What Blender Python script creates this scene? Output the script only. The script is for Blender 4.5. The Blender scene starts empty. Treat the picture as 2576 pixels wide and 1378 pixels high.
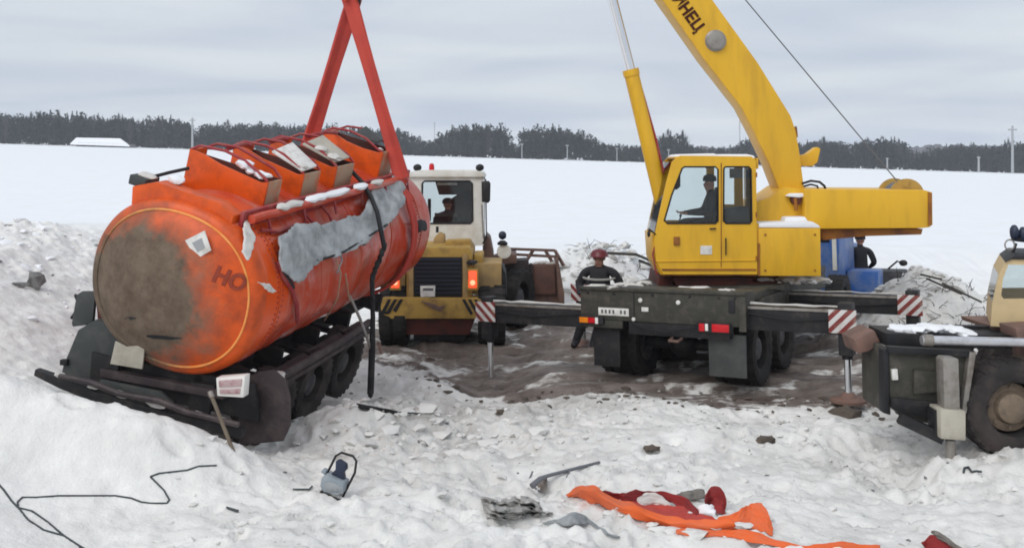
import bpy, bmesh, math, random
import numpy as np
from mathutils import Vector, Matrix, geometry

R = math.radians
random.seed(7)
sc = bpy.context.scene
col = sc.collection

# ------------------------------------------------------------------ camera, sky, sun, exposure
CH, F, HX, HY, WPX = 3.45, 2500.0, 1288.0, 415.0, 2576.0      # eye height, focal length and eye line (photo units)
cam = bpy.data.cameras.new('camera')
camo = bpy.data.objects.new('camera', cam)
col.objects.link(camo)
camo.location = (0, 0, CH)
camo.rotation_euler = (R(90), 0, 0)
cam.sensor_width = 36.0
cam.lens = 36.0 * F / WPX
cam.shift_y = -(689.0 - HY) / WPX
cam.clip_start = 0.1
cam.clip_end = 4000
sc.camera = camo

SUN_EL, SUN_AZ = 42.0, 215.0        # high veiled sun behind the camera's left shoulder
world = bpy.data.worlds.new('World')
sc.world = world
world.use_nodes = True
wn, wl = world.node_tree.nodes, world.node_tree.links
wn.clear()
w_out = wn.new('ShaderNodeOutputWorld')
w_bg = wn.new('ShaderNodeBackground')
w_bg.inputs['Strength'].default_value = 0.1
sky = wn.new('ShaderNodeTexSky')
sky.sky_type = 'NISHITA'
sky.sun_disc = False
sky.sun_elevation = R(SUN_EL)
sky.sun_rotation = R(SUN_AZ)
sky.dust_density = 2.5
w_tc = wn.new('ShaderNodeTexCoord')
w_sep = wn.new('ShaderNodeSeparateXYZ')
wl.new(w_tc.outputs['Generated'], w_sep.inputs[0])
def wmath(op, a, b=None):
    n = wn.new('ShaderNodeMath'); n.operation = op
    for i, v in enumerate((a, b)):
        if v is None: continue
        if isinstance(v, (int, float)): n.inputs[i].default_value = v
        else: wl.new(v, n.inputs[i])
    return n.outputs[0]
zz = wmath('ADD', wmath('ABSOLUTE', w_sep.outputs[2]), 0.10)      # flat cloud deck seen in perspective
cmb = wn.new('ShaderNodeCombineXYZ')
wl.new(wmath('DIVIDE', w_sep.outputs[0], zz), cmb.inputs[0])
wl.new(wmath('MULTIPLY', wmath('DIVIDE', w_sep.outputs[1], zz), 1.5), cmb.inputs[1])
ns = wn.new('ShaderNodeTexNoise')
ns.inputs['Scale'].default_value = 0.55
ns.inputs['Detail'].default_value = 5
ns.inputs['Roughness'].default_value = 0.45
ns.inputs['Distortion'].default_value = 0.4
wl.new(cmb.outputs[0], ns.inputs['Vector'])
cr = wn.new('ShaderNodeValToRGB')
cr.color_ramp.elements[0].position = 0.30
cr.color_ramp.elements[0].color = (0.415, 0.47, 0.565, 1)
cr.color_ramp.elements[1].position = 0.66
cr.color_ramp.elements[1].color = (0.635, 0.665, 0.69, 1)
wl.new(ns.outputs['Fac'], cr.inputs[0])
zmul = wmath('MULTIPLY', wmath('ADD', wmath('MULTIPLY', wmath('MAXIMUM', w_sep.outputs[2], 0.0), 0.30), 1.0), 10.0)
vs = wn.new('ShaderNodeVectorMath'); vs.operation = 'SCALE'
wl.new(cr.outputs[0], vs.inputs[0]); wl.new(zmul, vs.inputs['Scale'])
mx = wn.new('ShaderNodeMix'); mx.data_type = 'RGBA'
mx.inputs[0].default_value = 0.90
wl.new(sky.outputs[0], mx.inputs[6]); wl.new(vs.outputs[0], mx.inputs[7])
wl.new(mx.outputs[2], w_bg.inputs['Color'])
wl.new(w_bg.outputs[0], w_out.inputs['Surface'])

sun = bpy.data.lights.new('sun', 'SUN')
sun.energy = 1.25
sun.angle = R(40)
sun.color = (1.0, 0.975, 0.94)
suno = bpy.data.objects.new('sun', sun)
col.objects.link(suno)
_d = Vector((math.sin(R(SUN_AZ)) * math.cos(R(SUN_EL)), math.cos(R(SUN_AZ)) * math.cos(R(SUN_EL)), math.sin(R(SUN_EL))))
suno.rotation_euler = _d.to_track_quat('Z', 'Y').to_euler()
suno.location = (-20, -20, 40)

sc.view_settings.view_transform = 'Standard'
sc.view_settings.look = 'None'
sc.view_settings.gamma = 1.0
sc.view_settings.exposure = 0.22
sc.render.engine = 'CYCLES'
sc.cycles.use_denoising = True
sc.cycles.max_bounces = 8
sc.cycles.transparent_max_bounces = 16
sc.cycles.volume_bounces = 1
sc.cycles.filter_width = 1.8

# ------------------------------------------------------------------ materials
MATS = {}
def lin(r, g, b):
    f = lambda c: (c / 255.0 / 12.92) if c / 255.0 <= 0.04045 else ((c / 255.0 + 0.055) / 1.055) ** 2.4
    return (f(r), f(g), f(b))

def paint(name, c, rough=0.55, metal=0.0, dirt=None, amt=0.0, scale=3.0, vary=0.12, bump=0.0, bscale=30.0, lo=0.45, hi=0.65, stretch=(1, 1, 1), spec=0.4):
    """principled surface with tone variation, a layer of dirt and a fine relief"""
    m = bpy.data.materials.new(name); m.use_nodes = True
    n, l = m.node_tree.nodes, m.node_tree.links
    b = n['Principled BSDF']
    b.inputs['Roughness'].default_value = rough
    b.inputs['Metallic'].default_value = metal
    b.inputs['Specular IOR Level'].default_value = spec
    tc = n.new('ShaderNodeTexCoord')
    mp = n.new('ShaderNodeMapping'); mp.inputs['Scale'].default_value = stretch
    l.new(tc.outputs['Object'], mp.inputs[0])
    n1 = n.new('ShaderNodeTexNoise'); n1.inputs['Scale'].default_value = scale * 0.7; n1.inputs['Detail'].default_value = 6
    l.new(mp.outputs[0], n1.inputs['Vector'])
    mr = n.new('ShaderNodeMapRange'); mr.inputs[3].default_value = 1 - vary; mr.inputs[4].default_value = 1 + vary
    l.new(n1.outputs['Fac'], mr.inputs[0])
    sv = n.new('ShaderNodeVectorMath'); sv.operation = 'SCALE'; sv.inputs[0].default_value = c
    l.new(mr.outputs[0], sv.inputs['Scale'])
    out = sv.outputs[0]
    if dirt:
        n2 = n.new('ShaderNodeTexNoise'); n2.inputs['Scale'].default_value = scale; n2.inputs['Detail'].default_value = 8; n2.inputs['Roughness'].default_value = 0.65
        l.new(mp.outputs[0], n2.inputs['Vector'])
        r2 = n.new('ShaderNodeMapRange'); r2.inputs[1].default_value = lo; r2.inputs[2].default_value = hi; r2.inputs[4].default_value = amt
        l.new(n2.outputs['Fac'], r2.inputs[0])
        mm = n.new('ShaderNodeMix'); mm.data_type = 'RGBA'
        l.new(r2.outputs[0], mm.inputs[0]); l.new(out, mm.inputs[6]); mm.inputs[7].default_value = (*dirt, 1)
        out = mm.outputs[2]
    l.new(out, b.inputs['Base Color'])
    if bump:
        n3 = n.new('ShaderNodeTexNoise'); n3.inputs['Scale'].default_value = bscale; n3.inputs['Detail'].default_value = 4
        l.new(mp.outputs[0], n3.inputs['Vector'])
        bp = n.new('ShaderNodeBump'); bp.inputs['Strength'].default_value = bump; bp.inputs['Distance'].default_value = 0.02
        l.new(n3.outputs['Fac'], bp.inputs['Height']); l.new(bp.outputs[0], b.inputs['Normal'])
    MATS[name] = m
    return m

MUD = (0.13, 0.105, 0.085)
DUST = (0.30, 0.26, 0.21)
paint('orange_paint', (0.70, 0.094, 0.006), 0.36, dirt=(0.30, 0.040, 0.010), amt=0.75, scale=3.0, vary=0.16, bump=0.12, bscale=18, lo=0.44, hi=0.68)
paint('red_paint', (0.54, 0.058, 0.022), 0.24, dirt=(0.52, 0.17, 0.125), amt=0.75, scale=1.8, vary=0.18, bump=0.08, bscale=12, lo=0.46, hi=0.62)
paint('dark_red_paint', (0.30, 0.025, 0.030), 0.5, dirt=(0.34, 0.12, 0.10), amt=0.6, scale=5)
paint('box_side_paint', (0.50, 0.17, 0.08), 0.7, dirt=(0.40, 0.30, 0.21), amt=0.9, scale=4, lo=0.38, hi=0.52)
paint('crane_yellow', (0.76, 0.43, 0.022), 0.42, dirt=(0.46, 0.235, 0.025), amt=0.35, scale=2.6, vary=0.07, bump=0.06, bscale=8, stretch=(1.6, 1.6, 0.35))
paint('crane_yellow_shade', (0.34, 0.13, 0.018), 0.6, dirt=(0.10, 0.03, 0.02), amt=0.7, scale=3)  # dark copy of the crane yellow, shade put into the colour; also trim
paint('loader_yellow', (0.46, 0.29, 0.065), 0.6, dirt=(0.17, 0.10, 0.04), amt=0.75, scale=3.2, vary=0.15, bump=0.05)
paint('loader_tan', (0.40, 0.27, 0.11), 0.65, dirt=(0.20, 0.14, 0.08), amt=0.6, scale=3, vary=0.12)
paint('beige_paint', (0.58, 0.44, 0.24), 0.5, dirt=(0.42, 0.33, 0.2), amt=0.5, scale=3)
paint('white_paint', (0.72, 0.72, 0.68), 0.5, dirt=(0.45, 0.40, 0.30), amt=0.45, scale=3)
paint('blue_paint', (0.035, 0.115, 0.36), 0.4, dirt=(0.20, 0.24, 0.33), amt=0.7, scale=2.5)
paint('olive_steel', (0.040, 0.039, 0.031), 0.65, dirt=(0.105, 0.092, 0.074), amt=0.8, scale=5.5, vary=0.3, bump=0.15, lo=0.48, hi=0.70)
paint('dark_steel', (0.012, 0.012, 0.014), 0.6, dirt=(0.060, 0.050, 0.044), amt=0.75, scale=6, vary=0.35, bump=0.15, lo=0.50, hi=0.74)
paint('purple_steel', (0.040, 0.029, 0.032), 0.6, dirt=(0.10, 0.078, 0.074), amt=0.7, scale=4, vary=0.25, bump=0.1)
paint('grey_plastic', (0.045, 0.050, 0.050), 0.6, dirt=(0.095, 0.095, 0.088), amt=0.5, scale=4)
paint('rust_steel', (0.19, 0.11, 0.085), 0.7, dirt=(0.07, 0.05, 0.05), amt=0.8, scale=2.5, vary=0.3, bump=0.12)
paint('bucket_brown', (0.17, 0.085, 0.065), 0.65, dirt=(0.09, 0.055, 0.05), amt=0.7, scale=3, vary=0.2, bump=0.1)
paint('rust_red', (0.10, 0.022, 0.014), 0.7, dirt=(0.035, 0.02, 0.018), amt=0.7, scale=3)
paint('grey_steel', (0.30, 0.28, 0.255), 0.45, 0.3, dirt=(0.14, 0.11, 0.085), amt=0.8, scale=5)
paint('silver_pipe', (0.62, 0.62, 0.64), 0.28, 0.7, dirt=(0.35, 0.33, 0.32), amt=0.5, scale=6)
paint('chrome', (0.80, 0.81, 0.83), 0.12, 1.0, vary=0.03)
paint('rubber', (0.012, 0.0115, 0.012), 0.8, dirt=(0.045, 0.038, 0.034), amt=0.65, scale=4, vary=0.3, bump=0.3, bscale=25)
paint('muddy_rubber', (0.022, 0.019, 0.019), 0.8, dirt=(0.075, 0.058, 0.053), amt=0.7, scale=3, vary=0.3, bump=0.3, bscale=25)
paint('muddy_rim', (0.20, 0.15, 0.105), 0.7, dirt=(0.09, 0.07, 0.06), amt=0.7, scale=7, vary=0.3, bump=0.2)
paint('dark_rim', (0.05, 0.05, 0.055), 0.6, dirt=(0.16, 0.15, 0.15), amt=0.6, scale=8)
paint('black', (0.012, 0.012, 0.014), 0.6, vary=0.2)
paint('dark_glass', (0.02, 0.025, 0.035), 0.12, spec=0.6, vary=0.05)
paint('insulation', (0.40, 0.42, 0.43), 0.8, dirt=(0.19, 0.205, 0.215), amt=0.8, scale=3.4, vary=0.22, bump=0.9, bscale=11)  # strong dirt contrast also puts the shade of fold creases into the colour
paint('dirty_snow', (0.62, 0.60, 0.565), 0.85, dirt=(0.40, 0.365, 0.32), amt=0.55, scale=6, vary=0.1, bump=0.4, bscale=14, lo=0.52, hi=0.72)
paint('worn_snow', (0.70, 0.69, 0.665), 0.85, dirt=(0.50, 0.49, 0.47), amt=0.5, scale=3, vary=0.08, bump=0.5, bscale=16, lo=0.5, hi=0.7)
paint('clean_snow', (0.83, 0.84, 0.86), 0.8, vary=0.04, bump=0.3, bscale=14)
paint('sling_red', (0.50, 0.060, 0.040), 0.75, dirt=(0.30, 0.03, 0.035), amt=0.5, scale=2.0, vary=0.12, bump=0.25, bscale=60)
paint('sling_orange', (0.75, 0.13, 0.028), 0.75, dirt=(0.60, 0.16, 0.08), amt=0.6, scale=3.0, vary=0.12, bump=0.25, bscale=50)
paint('sling_dark', (0.26, 0.022, 0.022), 0.8, dirt=(0.14, 0.02, 0.02), amt=0.5, scale=3, vary=0.15)
paint('rag', (0.20, 0.185, 0.165), 0.9, dirt=(0.075, 0.07, 0.065), amt=0.85, scale=9, vary=0.3, bump=0.4)
paint('scrap_sheet', (0.42, 0.41, 0.39), 0.6, dirt=(0.13, 0.125, 0.12), amt=0.8, scale=7, vary=0.3, bump=0.4)
paint('grey_cloth', (0.30, 0.32, 0.33), 0.9, dirt=(0.16, 0.17, 0.18), amt=0.7, scale=6, vary=0.2, bump=0.3)
paint('cable', (0.05, 0.06, 0.065), 0.7)
paint('rope_steel', (0.15, 0.155, 0.17), 0.6, 0.2)
paint('lamp_grey', (0.24, 0.28, 0.31), 0.5, dirt=(0.4, 0.42, 0.43), amt=0.5, scale=9)
paint('navy', (0.02, 0.028, 0.055), 0.45)
paint('white_plate', (0.74, 0.73, 0.70), 0.6, dirt=(0.42, 0.38, 0.33), amt=0.55, scale=9)
paint('dull_plate', (0.45, 0.42, 0.35), 0.7, dirt=(0.30, 0.27, 0.22), amt=0.7, scale=4)
paint('letter_brown', (0.12, 0.028, 0.012), 0.6, dirt=(0.3, 0.10, 0.02), amt=0.35, scale=9)
paint('letter_red', (0.24, 0.032, 0.012), 0.6, dirt=(0.35, 0.06, 0.015), amt=0.4, scale=14)
paint('plate_ink', (0.10, 0.10, 0.10), 0.7)
paint('ring_stripe', (0.86, 0.36, 0.09), 0.5, dirt=(0.75, 0.20, 0.03), amt=0.7, scale=5)
paint('red_lens', (0.55, 0.012, 0.018), 0.2, vary=0.25, scale=12)
paint('orange_lens', (0.75, 0.22, 0.01), 0.2, vary=0.2, scale=12)
paint('pink_lens', (0.50, 0.36, 0.36), 0.3, dirt=(0.30, 0.13, 0.14), amt=0.8, scale=11)
paint('white_lens', (0.80, 0.78, 0.74), 0.25)
paint('jacket', (0.022, 0.022, 0.026), 0.85, vary=0.3, bump=0.3, bscale=20)
paint('jacket_grey', (0.045, 0.045, 0.050), 0.85, vary=0.3, bump=0.3, bscale=20)
paint('trousers', (0.018, 0.018, 0.022), 0.85, vary=0.3)
paint('skin', (0.42, 0.22, 0.16), 0.6)
paint('helmet', (0.13, 0.016, 0.024), 0.35, vary=0.1)
paint('reflective', (0.34, 0.34, 0.32), 0.5)
paint('bark', (0.055, 0.045, 0.040), 0.9, vary=0.3)
paint('needles', (0.014, 0.020, 0.018), 0.9, dirt=(0.036, 0.038, 0.036), amt=0.5, scale=0.7, vary=0.35)
paint('bare_twigs', (0.055, 0.050, 0.052), 0.9, dirt=(0.085, 0.078, 0.078), amt=0.6, scale=0.6, vary=0.3)
paint('twig', (0.055, 0.05, 0.045), 0.9, vary=0.3)
paint('pole_grey', (0.34, 0.35, 0.36), 0.8)
paint('shed_wall', (0.16, 0.15, 0.15), 0.8, vary=0.2)
paint('earth', (0.11, 0.088, 0.07), 0.9, dirt=(0.05, 0.04, 0.035), amt=0.7, scale=6, vary=0.3, bump=0.5)
paint('soot', (0.16, 0.16, 0.155), 0.9, dirt=(0.34, 0.34, 0.33), amt=0.7, scale=9, vary=0.3, bump=0.5)
paint('wood', (0.16, 0.125, 0.09), 0.8, dirt=(0.08, 0.06, 0.05), amt=0.6, scale=8, stretch=(1, 1, 0.1))

def emis(name, c, s):
    m = bpy.data.materials.new(name); m.use_nodes = True
    b = m.node_tree.nodes['Principled BSDF']
    b.inputs['Base Color'].default_value = (*c, 1); b.inputs['Roughness'].default_value = 0.25
    b.inputs['Emission Color'].default_value = (*c, 1); b.inputs['Emission Strength'].default_value = s
    MATS[name] = m
emis('tail_glow', (1.0, 0.09, 0.03), 0.9)
emis('tail_spot', (1.0, 0.30, 0.16), 1.6)

def glassmat():
    m = bpy.data.materials.new('window_glass'); m.use_nodes = True
    n, l = m.node_tree.nodes, m.node_tree.links
    n.clear()
    o = n.new('ShaderNodeOutputMaterial'); t = n.new('ShaderNodeBsdfTransparent'); g = n.new('ShaderNodeBsdfGlossy'); mxs = n.new('ShaderNodeMixShader')
    t.inputs[0].default_value = (0.90, 0.93, 0.93, 1); g.inputs['Roughness'].default_value = 0.05
    fr = n.new('ShaderNodeFresnel'); fr.inputs[0].default_value = 1.45
    l.new(fr.outputs[0], mxs.inputs[0]); l.new(t.outputs[0], mxs.inputs[1]); l.new(g.outputs[0], mxs.inputs[2]); l.new(mxs.outputs[0], o.inputs[0])
    MATS['window_glass'] = m
glassmat()

def stripes(name, c1, c2, vec, width):
    """printed warning stripes, object space"""
    m = bpy.data.materials.new(name); m.use_nodes = True
    n, l = m.node_tree.nodes, m.node_tree.links
    b = n['Principled BSDF']; b.inputs['Roughness'].default_value = 0.5
    tc = n.new('ShaderNodeTexCoord'); dp = n.new('ShaderNodeVectorMath'); dp.operation = 'DOT_PRODUCT'
    l.new(tc.outputs['Object'], dp.inputs[0]); dp.inputs[1].default_value = vec
    a = n.new('ShaderNodeMath'); a.operation = 'DIVIDE'; a.inputs[1].default_value = width; l.new(dp.outputs['Value'], a.inputs[0])
    fr = n.new('ShaderNodeMath'); fr.operation = 'FRACT'; l.new(a.outputs[0], fr.inputs[0])
    g = n.new('ShaderNodeMath'); g.operation = 'GREATER_THAN'; g.inputs[1].default_value = 0.5; l.new(fr.outputs[0], g.inputs[0])
    nz = n.new('ShaderNodeTexNoise'); nz.inputs['Scale'].default_value = 9; nz.inputs['Detail'].default_value = 6; l.new(tc.outputs['Object'], nz.inputs['Vector'])
    mr = n.new('ShaderNodeMapRange'); mr.inputs[1].default_value = 0.5; mr.inputs[2].default_value = 0.75; mr.inputs[4].default_value = 0.5; l.new(nz.outputs['Fac'], mr.inputs[0])
    mm = n.new('ShaderNodeMix'); mm.data_type = 'RGBA'; mm.inputs[6].default_value = (*c1, 1); mm.inputs[7].default_value = (*c2, 1); l.new(g.outputs[0], mm.inputs[0])
    m2 = n.new('ShaderNodeMix'); m2.data_type = 'RGBA'; l.new(mr.outputs[0], m2.inputs[0]); l.new(mm.outputs[2], m2.inputs[6]); m2.inputs[7].default_value = (*DUST, 1)
    l.new(m2.outputs[2], b.inputs['Base Color'])
    MATS[name] = m

# ------------------------------------------------------------------ mesh helpers
def P(px, py, Y):
    """a measured image point at a chosen distance -> place in the world"""
    return Vector(((px - HX) / F * Y, Y, CH - (py - HY) / F * Y))

class MB:
    def __init__(s): s.v, s.f = [], []
    def add(s, vs, fs):
        o = len(s.v); s.v += [Vector(v) for v in vs]; s.f += [tuple(i + o for i in f) for f in fs]; return s
    def box(s, x0, x1, y0, y1, z0, z1, M=None):
        vs = [Vector((x, y, z)) for z in (z0, z1) for y in (y0, y1) for x in (x0, x1)]
        if M: vs = [M @ v for v in vs]
        return s.add(vs, [(0, 2, 3, 1), (4, 5, 7, 6), (0, 1, 5, 4), (2, 6, 7, 3), (0, 4, 6, 2), (1, 3, 7, 5)])
    def beam(s, p, q, w, h, up=(0, 0, 1)):
        p, q = Vector(p), Vector(q); d = (q - p).normalized(); u = Vector(up)
        r = d.cross(u).normalized(); u = r.cross(d).normalized()
        vs = [a + r * (sx * w / 2) + u * (sz * h / 2) for a in (p, q) for sz in (-1, 1) for sx in (-1, 1)]
        return s.add(vs, [(0, 1, 3, 2), (4, 6, 7, 5), (0, 4, 5, 1), (2, 3, 7, 6), (0, 2, 6, 4), (1, 5, 7, 3)])
    def prism(s, pts, vec):
        pts = [Vector(p) for p in pts]; vec = Vector(vec); n = len(pts)
        return s.add(pts + [p + vec for p in pts], [tuple(range(n)), tuple(range(2 * n - 1, n - 1, -1))] + [(i, i + n, (i + 1) % n + n, (i + 1) % n) for i in range(n)])
    def tube(s, pts, r, n=8, cap=True, flat=None):
        """tube along pts; r a number or list; flat=(vector, factor) squashes it"""
        pts = [Vector(p) for p in pts]; rs = r if isinstance(r, (list, tuple)) else [r] * len(pts)
        vs, fs, ref = [], [], None
        for i, p in enumerate(pts):
            d = (pts[min(i + 1, len(pts) - 1)] - pts[max(i - 1, 0)]).normalized()
            if ref is None:
                ref = Vector((0, 0, 1)) if abs(d.z) < 0.9 else Vector((1, 0, 0))
                if flat: ref = Vector(flat[0])
            a = d.cross(ref).normalized(); b = a.cross(d).normalized(); ref = b if not flat else ref
            for k in range(n):
                t = 2 * math.pi * k / n + (math.pi / n)
                vs.append(p + a * (math.cos(t) * rs[i]) + b * (math.sin(t) * rs[i] * (flat[1] if flat else 1)))
        for i in range(len(pts) - 1):
            for k in range(n):
                fs.append((i * n + k, i * n + (k + 1) % n, (i + 1) * n + (k + 1) % n, (i + 1) * n + k))
        if cap: fs += [tuple(range(n - 1, -1, -1)), tuple((len(pts) - 1) * n + k for k in range(n))]
        return s.add(vs, fs)
    def lathe(s, prof, org, axis, n=24, close=False):
        """prof: list of (radius, distance along axis)"""
        axis = Vector(axis).normalized(); ref = Vector((0, 0, 1)) if abs(axis.z) < 0.9 else Vector((1, 0, 0))
        a = axis.cross(ref).normalized(); b = axis.cross(a).normalized(); org = Vector(org); vs, fs = [], []
        for r, h in prof:
            for k in range(n):
                t = 2 * math.pi * k / n
                vs.append(org + axis * h + (a * math.cos(t) + b * math.sin(t)) * max(r, 1e-4))
        m = len(prof)
        for i in range(m if close else m - 1):
            j = (i + 1) % m
            for k in range(n): fs.append((i * n + k, i * n + (k + 1) % n, j * n + (k + 1) % n, j * n + k))
        if not close: fs += [tuple(range(n - 1, -1, -1)), tuple((m - 1) * n + k for k in range(n))]
        return s.add(vs, fs)
    def panel(s, outer, holes, t, mapf):
        """flat sheet with openings; points are 2D, mapf(u, v, w) -> 3D, thickness t in w"""
        loops = [outer] + holes
        flat = [p for lp in loops for p in lp]; n = len(flat)
        tris = geometry.tessellate_polygon([[Vector((p[0], p[1], 0)) for p in lp] for lp in loops])
        vs = [mapf(p[0], p[1], 0) for p in flat] + [mapf(p[0], p[1], t) for p in flat]
        fs = [tuple(x) for x in tris] + [tuple(i + n for i in reversed(x)) for x in tris]
        o = 0
        for lp in loops:
            k = len(lp)
            fs += [(o + i, o + (i + 1) % k, o + (i + 1) % k + n, o + i + n) for i in range(k)]; o += k
        return s.add(vs, fs)
    def blob(s, c, rad, seed=0, sub=1, rough=0.25):
        rnd = random.Random(seed); bm = bmesh.new(); bmesh.ops.create_icosphere(bm, subdivisions=sub, radius=1)
        vs = []
        for v in bm.verts:
            k = 1 + rnd.uniform(-rough, rough)
            vs.append(Vector(c) + Vector((v.co.x * rad[0] * k, v.co.y * rad[1] * k, v.co.z * rad[2] * k)))
        bm.verts.index_update()
        fs = [tuple(v.index for v in f.verts) for f in bm.faces]; bm.free()
        return s.add(vs, fs)
    def build(s, name, mat, parent=None, world=False, bevel=0, smooth=35, kind=None):
        me = bpy.data.meshes.new(name)
        vs = s.v
        if world and parent is not None:
            Mi = full(parent).inverted(); vs = [Mi @ v for v in vs]
        me.from_pydata([tuple(v) for v in vs], [], s.f)
        bm = bmesh.new(); bm.from_mesh(me)
        bmesh.ops.recalc_face_normals(bm, faces=bm.faces)
        if bevel:
            es = [e for e in bm.edges if len(e.link_faces) == 2 and e.calc_face_angle(0) > 0.6]
            bmesh.ops.bevel(bm, geom=es, offset=bevel, segments=2, profile=0.6, affect='EDGES', clamp_overlap=True)
        bm.to_mesh(me); bm.free()
        for p in me.polygons: p.use_smooth = bool(smooth)
        if smooth: me.set_sharp_from_angle(angle=R(smooth))
        for m in (mat if isinstance(mat, (list, tuple)) else [mat]): me.materials.append(MATS[m])
        o = bpy.data.objects.new(name, me); col.objects.link(o)
        if parent is not None: o.parent = parent
        if kind: o['kind'] = kind
        return o

WM = {}
def full(o):
    if o.name in WM: return WM[o.name]
    m = o.matrix_basis.copy()
    return full(o.parent) @ m if o.parent else m

def tag(o, label=None, cat=None, group=None, kind=None):
    if label: o['label'] = label
    if cat: o['category'] = cat
    if group: o['group'] = group
    if kind: o['kind'] = kind
    return o

def thing(name, label, cat, M=None, group=None):
    o = bpy.data.objects.new(name, None); col.objects.link(o)
    o.empty_display_size = 0.3
    if M is not None:
        if isinstance(M, Matrix):
            o.location = M.to_translation(); o.rotation_mode = 'QUATERNION'; o.rotation_quaternion = M.to_quaternion()
            WM[o.name] = Matrix.LocRotScale(M.to_translation(), M.to_quaternion(), None)
        else:
            o.location = M; WM[o.name] = Matrix.Translation(Vector(M))
    return tag(o, label, cat, group)

def copy_tree(o, parent=None):
    c = o.copy(); col.objects.link(c); c.parent = parent
    for ch in o.children: copy_tree(ch, c)
    return c

def text_mesh(s, size, depth=0.004, off=0.0):
    cu = bpy.data.curves.new('lettering', 'FONT'); cu.body = s; cu.size = size; cu.extrude = depth; cu.offset = off; cu.align_x = 'CENTER'; cu.align_y = 'CENTER'
    to = bpy.data.objects.new('lettering', cu); col.objects.link(to)
    bpy.context.view_layer.update()
    me = bpy.data.meshes.new_from_object(to.evaluated_get(bpy.context.evaluated_depsgraph_get()))
    vs = [v.co.copy() for v in me.vertices]; fs = [tuple(p.vertices) for p in me.polygons]
    bpy.data.objects.remove(to); bpy.data.meshes.remove(me); bpy.data.curves.remove(cu)
    return vs, fs

# ------------------------------------------------------------------ noise and the lie of the land
_rng = np.random.RandomState(3)
_tab = _rng.rand(256, 256)
def vnoise(x, y):
    xi, yi = np.floor(x).astype(int), np.floor(y).astype(int)
    fx, fy = x - xi, y - yi
    fx, fy = fx * fx * (3 - 2 * fx), fy * fy * (3 - 2 * fy)
    g = lambda a, b: _tab[a % 256, b % 256]
    return (g(xi, yi) * (1 - fx) + g(xi + 1, yi) * fx) * (1 - fy) + (g(xi, yi + 1) * (1 - fx) + g(xi + 1, yi + 1) * fx) * fy
def fbm(x, y, o=4, k=0.5):
    s, a, t = 0, 1.0, 0
    for i in range(o):
        s = s + a * (vnoise(x * 2 ** i + 17.3 * i, y * 2 ** i + 9.1 * i) - 0.5); t += a; a *= k
    return s / t
def S(a, b, x):
    t = np.clip((x - a) / (b - a), 0, 1); return t * t * (3 - 2 * t)
def gs(x, y, cx, cy, sx, sy): return np.exp(-((x - cx) / sx) ** 2 - ((y - cy) / sy) ** 2)

def ground(x, y):
    x, y = np.asarray(x, float), np.asarray(y, float)
    near = 1 - S(24, 32, y)
    z = 1.05 * S(21.5, 29, y) + 0.01425 * np.maximum(y - 28, 0) - 0.029 * np.clip(x, -400, 400) * S(26, 110, y)
    z = np.where(y > 420, z, z)
    z = z + 2.25 * S(-3.2, -10.0, x) * (1 - S(19, 34, y)) * (0.75 + 0.25 * S(8, 14, y))
    z = z + 0.74 * np.exp(-((y - 10.75 - 0.10 * (x + 4)) / 0.60) ** 2) * S(-2.2, -3.9, x) * (1 - S(-7.5, -11, x) * 0.8)      # bank left of the ditch edge
    z = z - 0.22 * gs(x, y, -1.6, 14.6, 1.7, 2.2) + 0.20 * gs(x, y, -2.35, 12.9, 0.55, 0.6) + 0.22 * gs(x, y, -1.75, 14.2, 0.5, 0.9) + 0.15 * gs(x, y, -1.3, 15.4, 0.5, 0.7)
    z = z + 0.95 * gs(x, y, 2.5, 24.4, 1.3, 1.2) + 0.55 * gs(x, y, 1.2, 25, 1.2, 1.2)
    z = z + 1.15 * gs(x, y, 7.75, 19.3, 1.25, 1.2) + 0.55 * gs(x, y, 9.0, 19.4, 1.2, 1.3) + 0.35 * gs(x, y, 8.2, 16.6, 1.1, 1.0)
    z = z - 0.34 * gs(x, y, -0.4, 16.5, 0.75, 0.9)
    z = z + 0.22 * gs(x, y, -2.0, 12.9, 0.5, 0.5) + 0.16 * gs(x, y, -1.2, 13.6, 0.6, 0.5) + 0.12 * gs(x, y, 0.2, 14.0, 0.8, 0.4)
    z = z + 0.22 * gs(x, y, 5.7, 10.9, 1.2, 0.35) + 0.12 * gs(x, y, 3.4, 12.6, 2.2, 0.4)
    smooth_left = S(-2.0, -4.5, x) * (1 - S(11, 13, y))
    chur = near * (1 - 0.72 * smooth_left) * (0.55 + 0.75 * S(-.12, .14, fbm(x * .42 + 9, y * .42, 2)))
    lanes = S(14, 15.5, y) * (1 - S(20, 22, y)) * S(-2, 0, x) * (1 - S(6.5, 8, x))
    z = z + chur * (0.30 * fbm(x * 0.55, y * 0.55, 3) + 0.26 * fbm(x * 1.9 + 5, y * 1.9, 4, 0.6) * (1 - 0.5 * lanes) + 0.11 * fbm(x * 6.5, y * 6.5, 3, 0.7) * (1 - 0.4 * lanes))
    pit = gs(x, y, -1.8, 13.4, 1.4, 1.6) + 0.7 * gs(x, y, 0.0, 14.6, 1.0, 0.8) + 0.8 * gs(x, y, -9.5, 18.0, 3.0, 3.2)
    z = z + pit * near * (0.32 * np.abs(fbm(x * 2.6 + 3, y * 2.6, 4, 0.6)) + 0.08 * fbm(x * 9, y * 9, 2)) * 1.1
    heap = gs(x, y, 2.2, 24.6, 1.9, 1.3) + gs(x, y, 8.1, 19.3, 1.9, 1.4)
    z = z + heap * 0.40 * fbm(x * 2.4, y * 2.4, 4, 0.65)
    z = z + (1 - near) * 0.03 * fbm(x * 0.15, y * 0.15, 3)
    return z

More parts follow.
